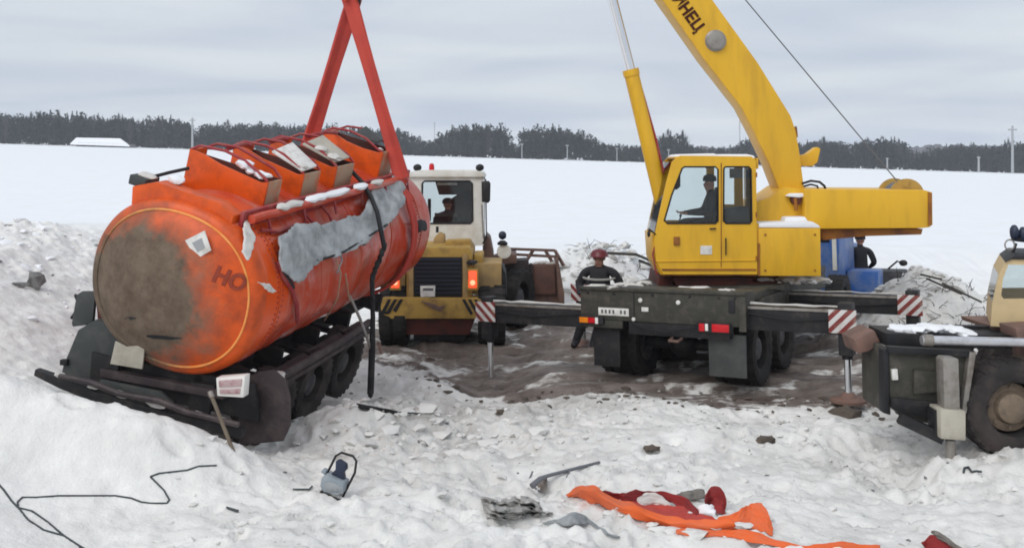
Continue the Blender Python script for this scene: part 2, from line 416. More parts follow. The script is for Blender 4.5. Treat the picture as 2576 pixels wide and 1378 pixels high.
def gz(x, y): return float(ground(x, y))
def G(px, py, h=0.0, y0=6.0, y1=45.0):
    """where the view through an image point meets the ground (raised by h)"""
    u, w = (px - HX) / F, (py - HY) / F
    ys = np.linspace(y0, y1, 2400)
    d = (CH - w * ys) - (ground(u * ys, ys) + h)
    k = np.where(d < 0)[0]
    i = int(k[0]) if len(k) else len(ys) - 1
    Y = ys[i]
    if 0 < i < len(ys):
        d0, d1 = d[i - 1], d[i]; t = d0 / (d0 - d1) if d0 != d1 else 0
        Y = ys[i - 1] + t * (ys[i] - ys[i - 1])
    return Vector((u * Y, Y, CH - w * Y))

def ground_sheet():
    xs = np.concatenate([-np.geomspace(1600, 13, 46)[:-1], np.linspace(-13, 13, 701), np.geomspace(13, 1600, 46)[1:]])
    ys = np.concatenate([np.linspace(-40, 6, 12)[:-1], np.linspace(6, 24, 501), np.geomspace(24, 2200, 110)[1:]])
    X, Y = np.meshgrid(xs, ys)
    Z = ground(X, Y)
    # boot prints and wheel ruts pressed into the trodden snow
    q = random.Random(77)
    def press(cx, cy, an, a, b_, dep):
        w = (np.abs(X[0] - cx) < a * 2.2); h = (np.abs(Y[:, 0] - cy) < a * 2.2)
        if not w.any() or not h.any(): return
        ii, jj = np.where(h)[0], np.where(w)[0]; sl_ = np.ix_(ii, jj)
        dx, dy = X[sl_] - cx, Y[sl_] - cy; u = (dx * math.cos(an) + dy * math.sin(an)) / a; v = (-dx * math.sin(an) + dy * math.cos(an)) / b_
        r2 = u * u + v * v; Z[sl_] += dep * (-np.exp(-r2 ** 3) + .45 * np.exp(-(np.sqrt(r2) - 1.35) ** 2 / .05))
    for k in range(46):                       # trails of steps
        x, y = q.uniform(-2.6, 6.0), q.uniform(8.3, 13.5); an = q.uniform(0, 6.28); sd = 1
        for s_ in range(q.randint(3, 8)):
            an += q.uniform(-.35, .35); x += .55 * math.cos(an); y += .55 * math.sin(an); sd = -sd
            press(x - .11 * sd * math.sin(an), y + .11 * sd * math.cos(an), an, .16, .075, q.uniform(.03, .075))
    for k in range(260): press(q.uniform(-3, 7), q.uniform(8.3, 14.5), q.uniform(0, 3.14), q.uniform(.05, .22), q.uniform(.04, .12), q.uniform(-.04, .06))
    for off in (-1.0, 1.0, -.35, 1.5, 2.4):   # ruts of the driven ground
        c0 = 16.3 + off * 1.1 - .16 * (X - 2.3) + .25 * np.sin(X * .8 + off)
        Z -= .10 * np.exp(-((Y - c0) / .16) ** 2) * S(-2, -.5, X) * (1 - S(6, 7.5, X)) * (1 + .9 * fbm(X * 3 + off, Y * 3, 2)) - .05 * np.exp(-((Y - c0 - .28) / .10) ** 2) * S(-2, -.5, X) * (1 - S(6, 7.5, X))
    n, m = X.shape
    co = np.stack([X, Y, Z], -1).reshape(-1, 3)
    idx = np.arange(n * m).reshape(n, m)
    fs = np.stack([idx[:-1, :-1], idx[:-1, 1:], idx[1:, 1:], idx[1:, :-1]], -1).reshape(-1, 4)
    me = bpy.data.meshes.new('snowy_ground')
    me.vertices.add(len(co)); me.vertices.foreach_set('co', co.ravel())
    me.loops.add(fs.size); me.loops.foreach_set('vertex_index', fs.ravel())
    me.polygons.add(len(fs)); me.polygons.foreach_set('loop_start', np.arange(0, fs.size, 4)); me.polygons.foreach_set('loop_total', np.full(len(fs), 4))
    me.polygons.foreach_set('use_smooth', np.ones(len(fs), bool))
    me.update()
    x, y = X.ravel(), Y.ravel()
    # how much the place is driven to mud / how trampled and grubby the snow is
    edge = 14.05 + 0.15 * (x - 4) ** 2 * (x < 4) * 0.55 + 0.55 * fbm(x * 0.8, y * 0.8, 3) * 2
    mud = S(-0.45, 0.55, y - edge) * (1 - S(20.5, 23.5, y + fbm(x * .5, y * .5, 3) * 4)) * S(-4.2, -2.4, x + fbm(x, y, 3) * 2) * (1 - S(6.3, 8.2, x + fbm(x, y, 3) * 2))
    streak = 0.6 * fbm(x * 0.7 + y * 0.15, y * 2.0, 5, 0.65) + 0.6 * fbm(x * 1.7 + 3, y * 2.2, 4, 0.6)
    mud = np.clip(mud * (0.78 + 2.2 * streak), 0, 1)
    grub = 0.55 * gs(x, y, -1.5, 13.6, 2.3, 2.2) + 0.35 * gs(x, y, 0.5, 14.2, 1.6, 1.0) + 0.30 * (1 - S(17, 25, y)) * S(-4, -1, x) + 0.25 * gs(x, y, -6.4, 15, 2.2, 3) + 0.3 * gs(x, y, 5, 12, 2, 1.2)
    grub = np.clip(grub * (0.8 + 2.2 * fbm(x * 1.3, y * 1.7, 5, 0.6)), 0, 1)
    a = me.attributes.new('mud', 'FLOAT', 'POINT'); a.data.foreach_set('value', mud.astype(np.float32))
    b = me.attributes.new('grub', 'FLOAT', 'POINT'); b.data.foreach_set('value', grub.astype(np.float32))
    me.materials.append(ground_material())
    o = bpy.data.objects.new('snowy_ground', me); col.objects.link(o)
    o['kind'] = 'structure'
    return o

def ground_material():
    m = bpy.data.materials.new('snow_and_mud'); m.use_nodes = True
    n, l = m.node_tree.nodes, m.node_tree.links
    b = n['Principled BSDF']; b.inputs['Roughness'].default_value = 0.75; b.inputs['Specular IOR Level'].default_value = 0.25
    tc = n.new('ShaderNodeTexCoord')
    def noise(s, d=6, r=0.6, st=(1, 1, 1)):
        mp = n.new('ShaderNodeMapping'); mp.inputs['Scale'].default_value = st; l.new(tc.outputs['Object'], mp.inputs[0])
        k = n.new('ShaderNodeTexNoise'); k.inputs['Scale'].default_value = s; k.inputs['Detail'].default_value = d; k.inputs['Roughness'].default_value = r
        l.new(mp.outputs[0], k.inputs['Vector']); return k.outputs['Fac']
    def rng(v, a, bb, c=0.0, d=1.0):
        k = n.new('ShaderNodeMapRange'); l.new(v, k.inputs[0])
        for i, q in enumerate((a, bb, c, d)): k.inputs[i + 1].default_value = q
        return k.outputs[0]
    def mixc(f, a, bb):
        k = n.new('ShaderNodeMix'); k.data_type = 'RGBA'; l.new(f, k.inputs[0])
        for i, q in ((6, a), (7, bb)):
            if isinstance(q, tuple): k.inputs[i].default_value = (*q, 1)
            else: l.new(q, k.inputs[i])
        return k.outputs[2]
    def mth(op, a, bb):
        k = n.new('ShaderNodeMath'); k.operation = op
        for i, q in enumerate((a, bb)):
            if isinstance(q, float): k.inputs[i].default_value = q
            else: l.new(q, k.inputs[i])
        return k.outputs[0]
    am = n.new('ShaderNodeAttribute'); am.attribute_name = 'mud'
    ag = n.new('ShaderNodeAttribute'); ag.attribute_name = 'grub'
    snow = mixc(rng(noise(0.9), 0.35, 0.7), (0.83, 0.845, 0.87), (0.79, 0.80, 0.80))
    sp0 = n.new('ShaderNodeSeparateXYZ'); l.new(tc.outputs['Object'], sp0.inputs[0])
    worn = mixc(rng(noise(1.7, 8, 0.6), 0.36, 0.66), (0.70, 0.69, 0.665), (0.84, 0.83, 0.80))
    snow = mixc(rng(sp0.outputs[1], 20, 30), worn, snow)
    g1 = mth('MULTIPLY', ag.outputs['Fac'], rng(noise(3.2, 8), 0.33, 0.62, 0.25, 1.15))
    c1 = mixc(g1, snow, (0.40, 0.385, 0.36))
    spk = mth('MULTIPLY', rng(noise(13, 5, 0.6), 0.63, 0.72), rng(ag.outputs['Fac'], 0.02, 0.2, 0.0, 0.55))
    c2 = mixc(spk, c1, (0.16, 0.15, 0.14))
    mudc = mixc(rng(noise(2.0, 8, 0.65, (0.6, 2.4, 1)), 0.35, 0.68), (0.080, 0.060, 0.050), (0.26, 0.222, 0.198))
    mf = mth('ADD', am.outputs['Fac'], rng(noise(4.5, 7, 0.65, (0.5, 1.6, 1)), 0.2, 0.8, -0.45, 0.45))
    c3 = mixc(rng(mf, 0.36, 0.62), c2, mudc)
    l.new(c3, b.inputs['Base Color'])
    l.new(rng(mf, 0.4, 0.8, 0.78, 0.42), b.inputs['Roughness'])
    bp = n.new('ShaderNodeBump'); bp.inputs['Strength'].default_value = 0.55; bp.inputs['Distance'].default_value = 0.05
    hm = mth('ADD', mth('MULTIPLY', noise(7, 8, 0.62), 1.0), mth('MULTIPLY', noise(30, 4, 0.6), 0.25))
    # the open field is wind-smoothed
    sp = n.new('ShaderNodeSeparateXYZ'); l.new(tc.outputs['Object'], sp.inputs[0])
    l.new(rng(sp.outputs[1], 22, 34, 0.6, 0.04), bp.inputs['Strength'])
    l.new(hm, bp.inputs['Height']); l.new(bp.outputs[0], b.inputs['Normal'])
    return m

ground_sheet()

# ------------------------------------------------------------------ treeline, masts and shed beyond the field
FY = 352.0                              # distance of the wood's edge
def crown_mesh(name, kind, seed):
    """a crown of height 1 made of many small leaf-clump faces; trunk apart"""
    rnd = random.Random(seed); mb = MB()
    n = 330 if kind == 'pine' else 270
    lobes = [(rnd.uniform(-.22, .22), rnd.uniform(-.22, .22), rnd.uniform(.35, .92), rnd.uniform(.10, .19)) for _ in range(9)]
    for i in range(n):
        if kind == 'spruce':
            z = rnd.random() ** 1.25; rr = (1 - z) ** 0.85 * 0.24 * rnd.uniform(.45, 1.1); t = rnd.uniform(0, 6.283)
            c = Vector((rr * math.cos(t), rr * math.sin(t), .06 + .94 * z)); s = .024 + .045 * (1 - z)
        elif kind == 'pine':
            lx, ly, lz, lr = rnd.choice(lobes)
            d = Vector((rnd.gauss(0, 1), rnd.gauss(0, 1), rnd.gauss(0, 1))).normalized() * lr * rnd.uniform(.5, 1.05)
            c = Vector((lx, ly, lz)) + d; s = rnd.uniform(.022, .05)
            if i % 6 == 0: c = Vector((rnd.uniform(-.2, .2), rnd.uniform(-.2, .2), rnd.uniform(.08, .5)))
        else:
            z = rnd.random(); rr = .20 * math.sin(math.pi * (0.12 + .85 * z)) * rnd.uniform(.2, 1.1); t = rnd.uniform(0, 6.283)
            c = Vector((rr * math.cos(t), rr * math.sin(t), .15 + .85 * z)); s = .035
        a = Vector((rnd.uniform(-1, 1), rnd.uniform(-1, 1), rnd.uniform(-.5, .5))).normalized()
        b = a.cross(Vector((rnd.uniform(-1, 1), rnd.uniform(-1, 1), rnd.uniform(-1, 1)))).normalized()
        if kind == 'bare':
            a = Vector((c.x * 2, c.y * 2, .9)).normalized(); b = a.cross(Vector((rnd.uniform(-1, 1), 1, 0))).normalized()
            mb.add([c - b * .006, c + b * .006, c + a * .16], [(0, 1, 2)])
        else:
            mb.add([c - a * s, c - b * s * .8, c + a * s, c + b * s * .7 + Vector((0, 0, s * .5))], [(0, 1, 2, 3)])
    return mb

protos = []
for k, kind in enumerate(['pine', 'pine', 'spruce', 'pine', 'bare', 'spruce', 'pine', 'bare']):
    root = thing('%s_tree' % ('birch' if kind == 'bare' else kind), 'x', 'tree')
    mb = crown_mesh('crown', kind, 40 + k)
    mb.build('crown', 'bare_twigs' if kind == 'bare' else 'needles', root, smooth=0)
    rnd = random.Random(k)
    t = MB(); t.tube([(0, 0, -.06), (.005, 0, .4), (rnd.uniform(-.02, .02), 0, .9)], [.016, .012, .004], 5)
    for j in range(4):
        zz_ = rnd.uniform(.35, .8); an = rnd.uniform(0, 6.28)
        t.tube([(0, 0, zz_), (math.cos(an) * .12, math.sin(an) * .12, zz_ + .09)], [.006, .002], 3)
    t.build('trunk', 'bark', root)
    protos.append((root, kind))

# skyline of the wood along the photo's width: (image x, tree height in image units)
SKY = [(-160, 70), (0, 74), (70, 72), (130, 78), (260, 74), (330, 72), (420, 76), (470, 66), (490, 34), (510, 64), (620, 66), (760, 66), (900, 66), (1000, 62), (1060, 46), (1085, 28), (1110, 56),
       (1150, 74), (1200, 80), (1265, 76), (1285, 40), (1305, 24), (1325, 74), (1400, 80), (1450, 74), (1490, 58), (1530, 42), (1600, 40), (1640, 44), (1655, 70), (1720, 72), (1735, 46), (1800, 40), (1850, 46),
       (1870, 60), (1940, 62), (2010, 58), (2060, 66), (2120, 66), (2140, 30), (2158, 70), (2220, 74), (2262, 74), (2280, 50), (2330, 44), (2350, 58), (2420, 66), (2480, 60), (2540, 74), (2640, 76), (2760, 70)]
def skyh(px): return float(np.interp(px, [a for a, b in SKY], [b for a, b in SKY]))
rnd = random.Random(11)
LBL = {'pine': 'dark pine in the far treeline', 'spruce': 'narrow pointed spruce in the far treeline', 'bare': 'bare pale birch in the far treeline'}
ZONES = [(180, 'left of the snow covered shed'), (340, 'behind the snow covered shed'), (480, 'between the shed and the tall pale pole'), (740, 'between the pale pole and the left sling leg'),
         (960, 'between the two legs of the red sling'), (1095, 'just right of the right sling leg'), (1296, 'in the clump above the loader cab'), (1520, 'in the clump right of the treeline gap'),
         (1630, 'in the low stretch left of the lift cylinder'), (1900, 'above the yellow crane cab'), (2145, 'right of the boom foot'), (2290, 'in the clump above the winch drum'), (9999, 'at the far right')]
used = set()
ntree = 0
px = -60.0
while px < 2640:
    ki = rnd.choices(range(8), [4, 4, 4, 4, 1.2, 4, 4, 1.2])[0]
    root, kind = protos[ki]
    h = skyh(px) * rnd.uniform(.98, 1.16) * (0.85 if kind == 'bare' else 1)
    if h > 30 or rnd.random() < .7:
        Y = FY + rnd.uniform(0, 14)
        if ki in used: o = copy_tree(root)
        else: o = root; used.add(ki)
        x = (px - HX) / F * Y
        hm = h * Y / F
        o.location = (x, Y, gz(x, Y) - .05)
        w = rnd.uniform(.62, .95) * max(hm, 7.0) * (1.0 if kind != 'spruce' else .8)
        o.scale = (w, w, hm)
        o.rotation_euler = (0, 0, rnd.uniform(0, 6.28))
        zone = next(t for lim, t in ZONES if px < lim)
        tag(o, '%s %s' % (LBL[kind], zone), 'tree', 'far %ss %s' % ('birche' if kind == 'bare' else kind, zone))
        ntree += 1
    px += rnd.uniform(6, 13)
for i, (root, kind) in enumerate(protos):
    if i not in used:
        for ch in list(root.children): bpy.data.objects.remove(ch)
        bpy.data.objects.remove(root)

# the depth of the wood behind its edge reads as one mass
def wood_mass():
    rnd = random.Random(5); mb = MB()
    cms = [crown_mesh('c', kd, 90 + i) for i, kd in enumerate(['pine', 'spruce', 'pine', 'bare'])]
    px = -240.0
    while px < 2800:
        c = cms[rnd.choices(range(4), [5, 2, 5, 1])[0]]
        Y = FY + 16 + rnd.uniform(0, 45); h = skyh(px) * rnd.uniform(.90, 1.12) * Y / F * .97
        x = (px - HX) / F * Y; z = gz(x, Y) - .2; w = rnd.uniform(.8, 1.3) * max(h, 7.0); an = rnd.uniform(0, 6.28); ca, sa = math.cos(an), math.sin(an)
        mb.add([Vector((x + (v.x * ca - v.y * sa) * w, Y + (v.x * sa + v.y * ca) * w, z + v.z * h)) for v in c.v], c.f)
        px += rnd.uniform(5, 11)
    # undergrowth along the foot
    for i in range(9000):
        px = rnd.uniform(-240, 2800); Y = FY + rnd.uniform(3, 40); h = skyh(px) * rnd.uniform(.01, .55) * Y / F
        x = (px - HX) / F * Y; z = gz(x, Y) + h; s = rnd.uniform(.4, 1.2)
        a = Vector((rnd.uniform(-1, 1), rnd.uniform(-.4, .4), rnd.uniform(-.6, .6))).normalized() * s; b = Vector((rnd.uniform(-.3, .3), rnd.uniform(-.3, .3), 1)).normalized() * s * .7
        c = Vector((x, Y, z)); mb.add([c - a, c - b, c + a, c + b], [(0, 1, 2, 3)])
    o = mb.build('forest', 'needles', smooth=0)
    tag(o, 'dark wood closing the far side of the snow field', 'forest', kind='stuff')
wood_mass()

# distant wooded rise right of centre
mb = MB(); pts = []
for i in range(361):
    x = 80 + i * 14.0 / 6; pts.append((x, 900, gz(x, 900) - 30 + 0))
hill = []
for i, (x, y, z) in enumerate(pts):
    t = (i - 180) / 180.0; top = 3.45 + 900 * (54 - 10 * t * t + 2 * math.sin(i * .35) + rnd.uniform(-4, 5)) / F * 0.9
    hill.append((x, y, z)); hill.append((x, y, top)); hill.append((x, y + 160, z))
fs = []
for i in range(360):
    a = i * 3; fs += [(a, a + 3, a + 4, a + 1), (a + 1, a + 4, a + 5, a + 2)]
mb.add(hill, fs)
o = mb.build('wooded_hill', 'bare_twigs'); o['kind'] = 'structure'

# masts and poles in front of the wood
def pole(px, top, base_y, w, lab, kind, Y):
    x = (px - HX) / F * Y; z0 = gz(x, Y); ht = top * Y / F; r = w * Y / F / 2
    root = thing('power_pole' if kind == 'pole' else 'lattice_mast', lab, 'pole' if kind == 'pole' else 'mast', (x, Y, z0), 'pale poles along the field edge' if kind == 'pole' else 'thin masts above the wood')
    m = MB(); m.tube([(0, 0, -.3), (0, 0, ht)], [r, r * .7], 8); m.build('shaft', 'pole_grey', root)
    if kind == 'pole':
        m = MB(); m.box(-ht * .09, ht * .09, -r * .5, r * .5, ht * .90, ht * .93); m.build('crossarm', 'pole_grey', root)
        for sx in (-.08, 0, .08):
            m = MB(); m.tube([(ht * sx, 0, ht * .93), (ht * sx, 0, ht * .965)], r * .5, 6); m.build('insulator', 'white_plate', root)
    else:
        for k in range(3):
            m = MB(); m.box(-ht * .035, ht * .035, -r * .4, r * .4, ht * (.8 + .07 * k), ht * (.807 + .07 * k)); m.build('antenna', 'pole_grey', root)
pole(484, 80, 0, 6, 'tall pale pole before the treeline, left of the orange tanker boxes', 'pole', 340)
pole(1313, 40, 0, 3.0, 'short pale pole in the gap of the treeline beside the dark clump', 'pole', 340)
pole(1427, 40, 0, 3.2, 'short pale pole before the dark tree clump left of the yellow cylinder', 'pole', 340)
pole(1552, 36, 0, 2.8, 'short pale pole just left of the yellow lift cylinder', 'pole', 340)
pole(1682, 36, 0, 2.8, 'short pale pole above the yellow cab roof, right of the lift cylinder', 'pole', 340)
pole(2232, 30, 0, 4.5, 'short pale pole before the dark clump above the winch drum', 'pole', 340)
pole(2462, 40, 0, 6, 'pale pole before the wood above the yellow counterweight end', 'pole', 340)
pole(2547, 120, 0, 7, 'tallest pale pole before the wood at the right edge', 'pole', 340)
pole(1093, 86, 0, 1.6, 'thin mast above the trees right of the red sling leg', 'mast', 380)
pole(1861, 112, 0, 2.2, 'thin mast rising left of the yellow boom foot', 'mast', 380)

# low shed, half buried, at the wood's foot
Ys = 335.0
root = thing('field_shed', 'long low shed with snow covered roof before the left treeline', 'shed', P(252, 372, Ys))
def shp(pts, dy): m = MB(); m.prism([p for p in pts], (0, dy, 0)); return m
shp([P(190, 372, Ys), P(322, 376, Ys), P(315, 362, Ys), P(196, 358, Ys)], 9).build('wall', 'shed_wall', root, world=True)
m = MB(); a, b_, c_, d_ = P(178, 364, Ys - 1.2), P(326, 369, Ys - 1.2), P(302, 351, Ys + 4), P(192, 349, Ys + 4)
m.prism([a, b_, c_, d_], (0, 0, .35)); m.build('roof', 'clean_snow', root, world=True)
e_, f_ = P(330, 369, Ys + 9), P(176, 364, Ys + 9)
m = MB(); m.prism([d_ + Vector((0, .02, 0)), c_ + Vector((0, .02, 0)), e_, f_], (0, 0, .35)); m.build('roof', 'clean_snow', root, world=True)
for k in range(5):
    q = 206 + k * 24
    m = MB(); m.prism([P(q, 362.5, Ys - .05), P(q + 9, 362.8, Ys - .05), P(q + 9, 368.8, Ys - .05), P(q, 368.5, Ys - .05)], (0, .2, 0)); m.build('window', 'black', root, world=True)

# cold haze over the field
m = MB(); m.box(-900, 900, -60, 1500, -40, 60)
hz = m.build('haze', 'black', smooth=0); hz['kind'] = 'stuff'; hz['label'] = 'thin cold haze over the snow field'
hm_ = bpy.data.materials.new('haze_air'); hm_.use_nodes = True
hn, hl = hm_.node_tree.nodes, hm_.node_tree.links; hn.clear()
ho = hn.new('ShaderNodeOutputMaterial'); hv = hn.new('ShaderNodeVolumePrincipled')
hv.inputs['Color'].default_value = (0.86, 0.90, 0.97, 1); hv.inputs['Density'].default_value = 0.00034; hv.inputs['Anisotropy'].default_value = 0.1
hl.new(hv.outputs[0], ho.inputs['Volume'])
hz.data.materials.clear(); hz.data.materials.append(hm_)

# ------------------------------------------------------------------ wheels
def tyre_profile(r, w):
    return [(r * .56, -w * .40), (r * .70, -w * .50), (r * .90, -w * .52), (r * .975, -w * .46), (r, -w * .36), (r * 1.0, -w * .08), (r * .965, -w * .06), (r * .965, w * .06), (r, w * .08), (r, w * .36), (r * .975, w * .46), (r * .90, w * .52), (r * .70, w * .50), (r * .56, w * .40)]
def wheel(parent, c, axis, r, w, tyre='rubber', rim='dark_rim', world=False, lugs=26):
    """wheel > tyre (with tread blocks), hub, nuts"""
    c, axis = Vector(c), Vector(axis).normalized()
    m = MB(); m.lathe([(r * .60, -w * .36), (r * .57, -w * .30), (r * .50, w * .05), (r * .34, w * .10), (r * .30, w * .28), (r * .20, w * .34), (r * .05, w * .35)], c, axis, 24)
    wh = m.build('wheel', rim, parent, world=world)
    WM[wh.name] = full(parent)
    m = MB(); m.lathe(tyre_profile(r, w), c, axis, 40, close=True)
    ref = Vector((0, 0, 1)) if abs(axis.z) < .9 else Vector((1, 0, 0)); a = axis.cross(ref).normalized(); b = axis.cross(a).normalized()
    for k in range(lugs):
        for sgn in (-1, 1):
            t = 2 * math.pi * (k + (.5 if sgn > 0 else 0)) / lugs; d = a * math.cos(t) + b * math.sin(t); tt = axis.cross(d).normalized()
            m.beam(c + axis * (sgn * w * .10) + d * r * .985, c + axis * (sgn * w * .50) + d * r * .965, r * .11, r * .075, up=d)
    m.build('tyre', tyre, wh, world=world)
    m = MB()
    for k in range(8):
        t = 2 * math.pi * k / 8; d = a * math.cos(t) + b * math.sin(t)
        m.tube([c + axis * w * .06 + d * r * .42, c + axis * w * .13 + d * r * .42], r * .035, 6)
    o = m.build('wheel_nuts', rim, wh, world=world); o['kind'] = 'stuff'
    return wh

# ------------------------------------------------------------------ tanker trailer, tipped into the ditch
TC = Vector((-3.95, 11.8, 2.02))
TA = Vector((.268, .961, .088)).normalized()
R0 = TA.cross(Vector((0, 0, 1))).normalized(); U0 = R0.cross(TA).normalized()
RO = R(16.5)
TR = (R0 * math.cos(RO) - U0 * math.sin(RO)).normalized(); TU = (U0 * math.cos(RO) + R0 * math.sin(RO)).normalized()
TM = Matrix(((TR.x, TA.x, TU.x, TC.x), (TR.y, TA.y, TU.y, TC.y), (TR.z, TA.z, TU.z, TC.z), (0, 0, 0, 1)))
TMI = TM.inverted()
def TL(px, py, yl):
    """local tanker point on the plane 'yl metres ahead of the tank's rear rim' behind an image point"""
    o = Vector((0, 0, CH)); d = P(px, py, 1.0) - o
    n = TA; p0 = TC + TA * yl
    t = (p0 - o).dot(n) / d.dot(n)
    return TMI @ (o + d * t)
tk = thing('tanker_trailer', 'dented orange tank trailer tipped into the snowy ditch, rear caked in mud', 'tanker', TM)
SA, SB, TLn = 1.15, 1.03, 5.42            # half width, half height, length of the shell
def sec(phi, k=1.0, off=0.0):
    """point of the oval section; phi 0 = right, 90 = top"""
    c, s_ = math.cos(phi), math.sin(phi)
    c2, s2 = math.copysign(abs(c) ** .92, c), math.copysign(abs(s_) ** .92, s_)
    x, z = SA * c2, SB * s2
    n = Vector((c / SA, 0, s_ / SB)).normalized()
    return Vector((x * k, 0, z * k)) + n * off
def dents(y, phi):
    """buckled right flank"""
    d = 0.0
    for (cy, cp, sy, sp, a) in ((1.3, 20, .5, 22, .05), (2.6, 35, .7, 20, .07), (3.9, 10, .5, 30, .05), (3.1, -10, .5, 18, .04), (1.9, 50, .35, 12, .05), (4.6, 35, .4, 20, .05), (.75, -25, .35, 14, .03), (2.2, 5, .22, 8, .045), (3.4, 28, .18, 9, .05), (4.2, -20, .4, 12, .04), (1.6, -35, .5, 10, .03)):
        d -= 1.7 * a * math.exp(-((y - cy) / sy) ** 2 - ((math.degrees(phi) - cp) / sp) ** 2)
    if -60 < math.degrees(phi) < 75:
        d += .016 * math.sin(y * 9 + phi * 5) * math.cos(phi * 7 - y * 3) * S(.3, .9, y) * (1 - S(4.9, 5.3, y))
    return float(d)
NP, NY = 96, 60
m = MB(); vs, fs = [], []
for j in range(NY + 1):
    y = TLn * j / NY
    for k in range(NP):
        ph = -math.pi + 2 * math.pi * k / NP
        p = sec(ph, 1, dents(y, ph)); vs.append((p.x, y, p.z))
for j in range(NY):
    for k in range(NP): fs.append((j * NP + k, j * NP + (k + 1) % NP, (j + 1) * NP + (k + 1) % NP, (j + 1) * NP + k))
m.add(vs, fs)
shell = m.build('tank_shell', ['red_paint', 'orange_paint'], tk, smooth=60)
def tank_side_material():
    """orange rear band, faded red flank; wet, scuffed and dusty"""
    mt = MATS['red_paint'].copy(); mt.name = 'tank_side'; n, l = mt.node_tree.nodes, mt.node_tree.links
    b = n['Principled BSDF']; old = b.inputs['Base Color'].links[0].from_socket
    tc = n.new('ShaderNodeTexCoord'); sp = n.new('ShaderNodeSeparateXYZ'); l.new(tc.outputs['Object'], sp.inputs[0])
    nz = n.new('ShaderNodeTexNoise'); nz.inputs['Scale'].default_value = 2.6; nz.inputs['Detail'].default_value = 6; l.new(tc.outputs['Object'], nz.inputs['Vector'])
    a = n.new('ShaderNodeMath'); a.operation = 'MULTIPLY_ADD'; l.new(nz.outputs['Fac'], a.inputs[0]); a.inputs[1].default_value = 0.9; l.new(sp.outputs[1], a.inputs[2])
    r = n.new('ShaderNodeMapRange'); r.inputs[1].default_value = 0.75; r.inputs[2].default_value = 1.25; l.new(a.outputs[0], r.inputs[0])
    mx_ = n.new('ShaderNodeMix'); mx_.data_type = 'RGBA'; l.new(r.outputs[0], mx_.inputs[0]); mx_.inputs[6].default_value = (0.74, 0.088, 0.010, 1); l.new(old, mx_.inputs[7])
    # thin streaks of road dust running down the flank
    mp = n.new('ShaderNodeMapping'); mp.inputs['Scale'].default_value = (1, 5, .7); l.new(tc.outputs['Object'], mp.inputs[0])
    n2 = n.new('ShaderNodeTexNoise'); n2.inputs['Scale'].default_value = 2.4; n2.inputs['Detail'].default_value = 7; l.new(mp.outputs[0], n2.inputs['Vector'])
    r2 = n.new('ShaderNodeMapRange'); r2.inputs[1].default_value = .55; r2.inputs[2].default_value = .72; r2.inputs[4].default_value = .55; l.new(n2.outputs['Fac'], r2.inputs[0])
    m2 = n.new('ShaderNodeMix'); m2.data_type = 'RGBA'; l.new(r2.outputs[0], m2.inputs[0]); l.new(mx_.outputs[2], m2.inputs[6]); m2.inputs[7].default_value = (0.50, 0.24, 0.19, 1)
    l.new(m2.outputs[2], b.inputs['Base Color'])
    return mt
shell.data.materials.clear(); shell.data.materials.append(tank_side_material())

def head(y0, sgn, name, mat):
    prof = [(1.0, 0), (.995, .06), (.975, .11), (.945, .14), (.905, .155), (.87, .165), (.80, .215), (.70, .265), (.55, .315), (.38, .35), (.2, .37), (.06, .375)]
    m = MB(); vs, fs = [], []
    for k_, d in prof:
        for q in range(NP):
            p = sec(-math.pi + 2 * math.pi * q / NP, k_); vs.append((p.x, y0 + sgn * d, p.z))
    for i in range(len(prof) - 1):
        for q in range(NP): fs.append((i * NP + q, i * NP + (q + 1) % NP, (i + 1) * NP + (q + 1) % NP, (i + 1) * NP + q))
    fs.append(tuple((len(prof) - 1) * NP + q for q in range(NP)))
    m.add(vs, fs); return m.build(name, mat, tk, smooth=50)
def head_depth(x, z):
    k_ = math.sqrt((x / SA) ** 2 + (z / SB) ** 2)
    return -float(np.interp(k_, [0, .06, .2, .38, .55, .70, .80, .87, .905, .945, .975, .995, 1.0], [.375, .375, .37, .35, .315, .265, .215, .165, .155, .14, .11, .06, 0]))
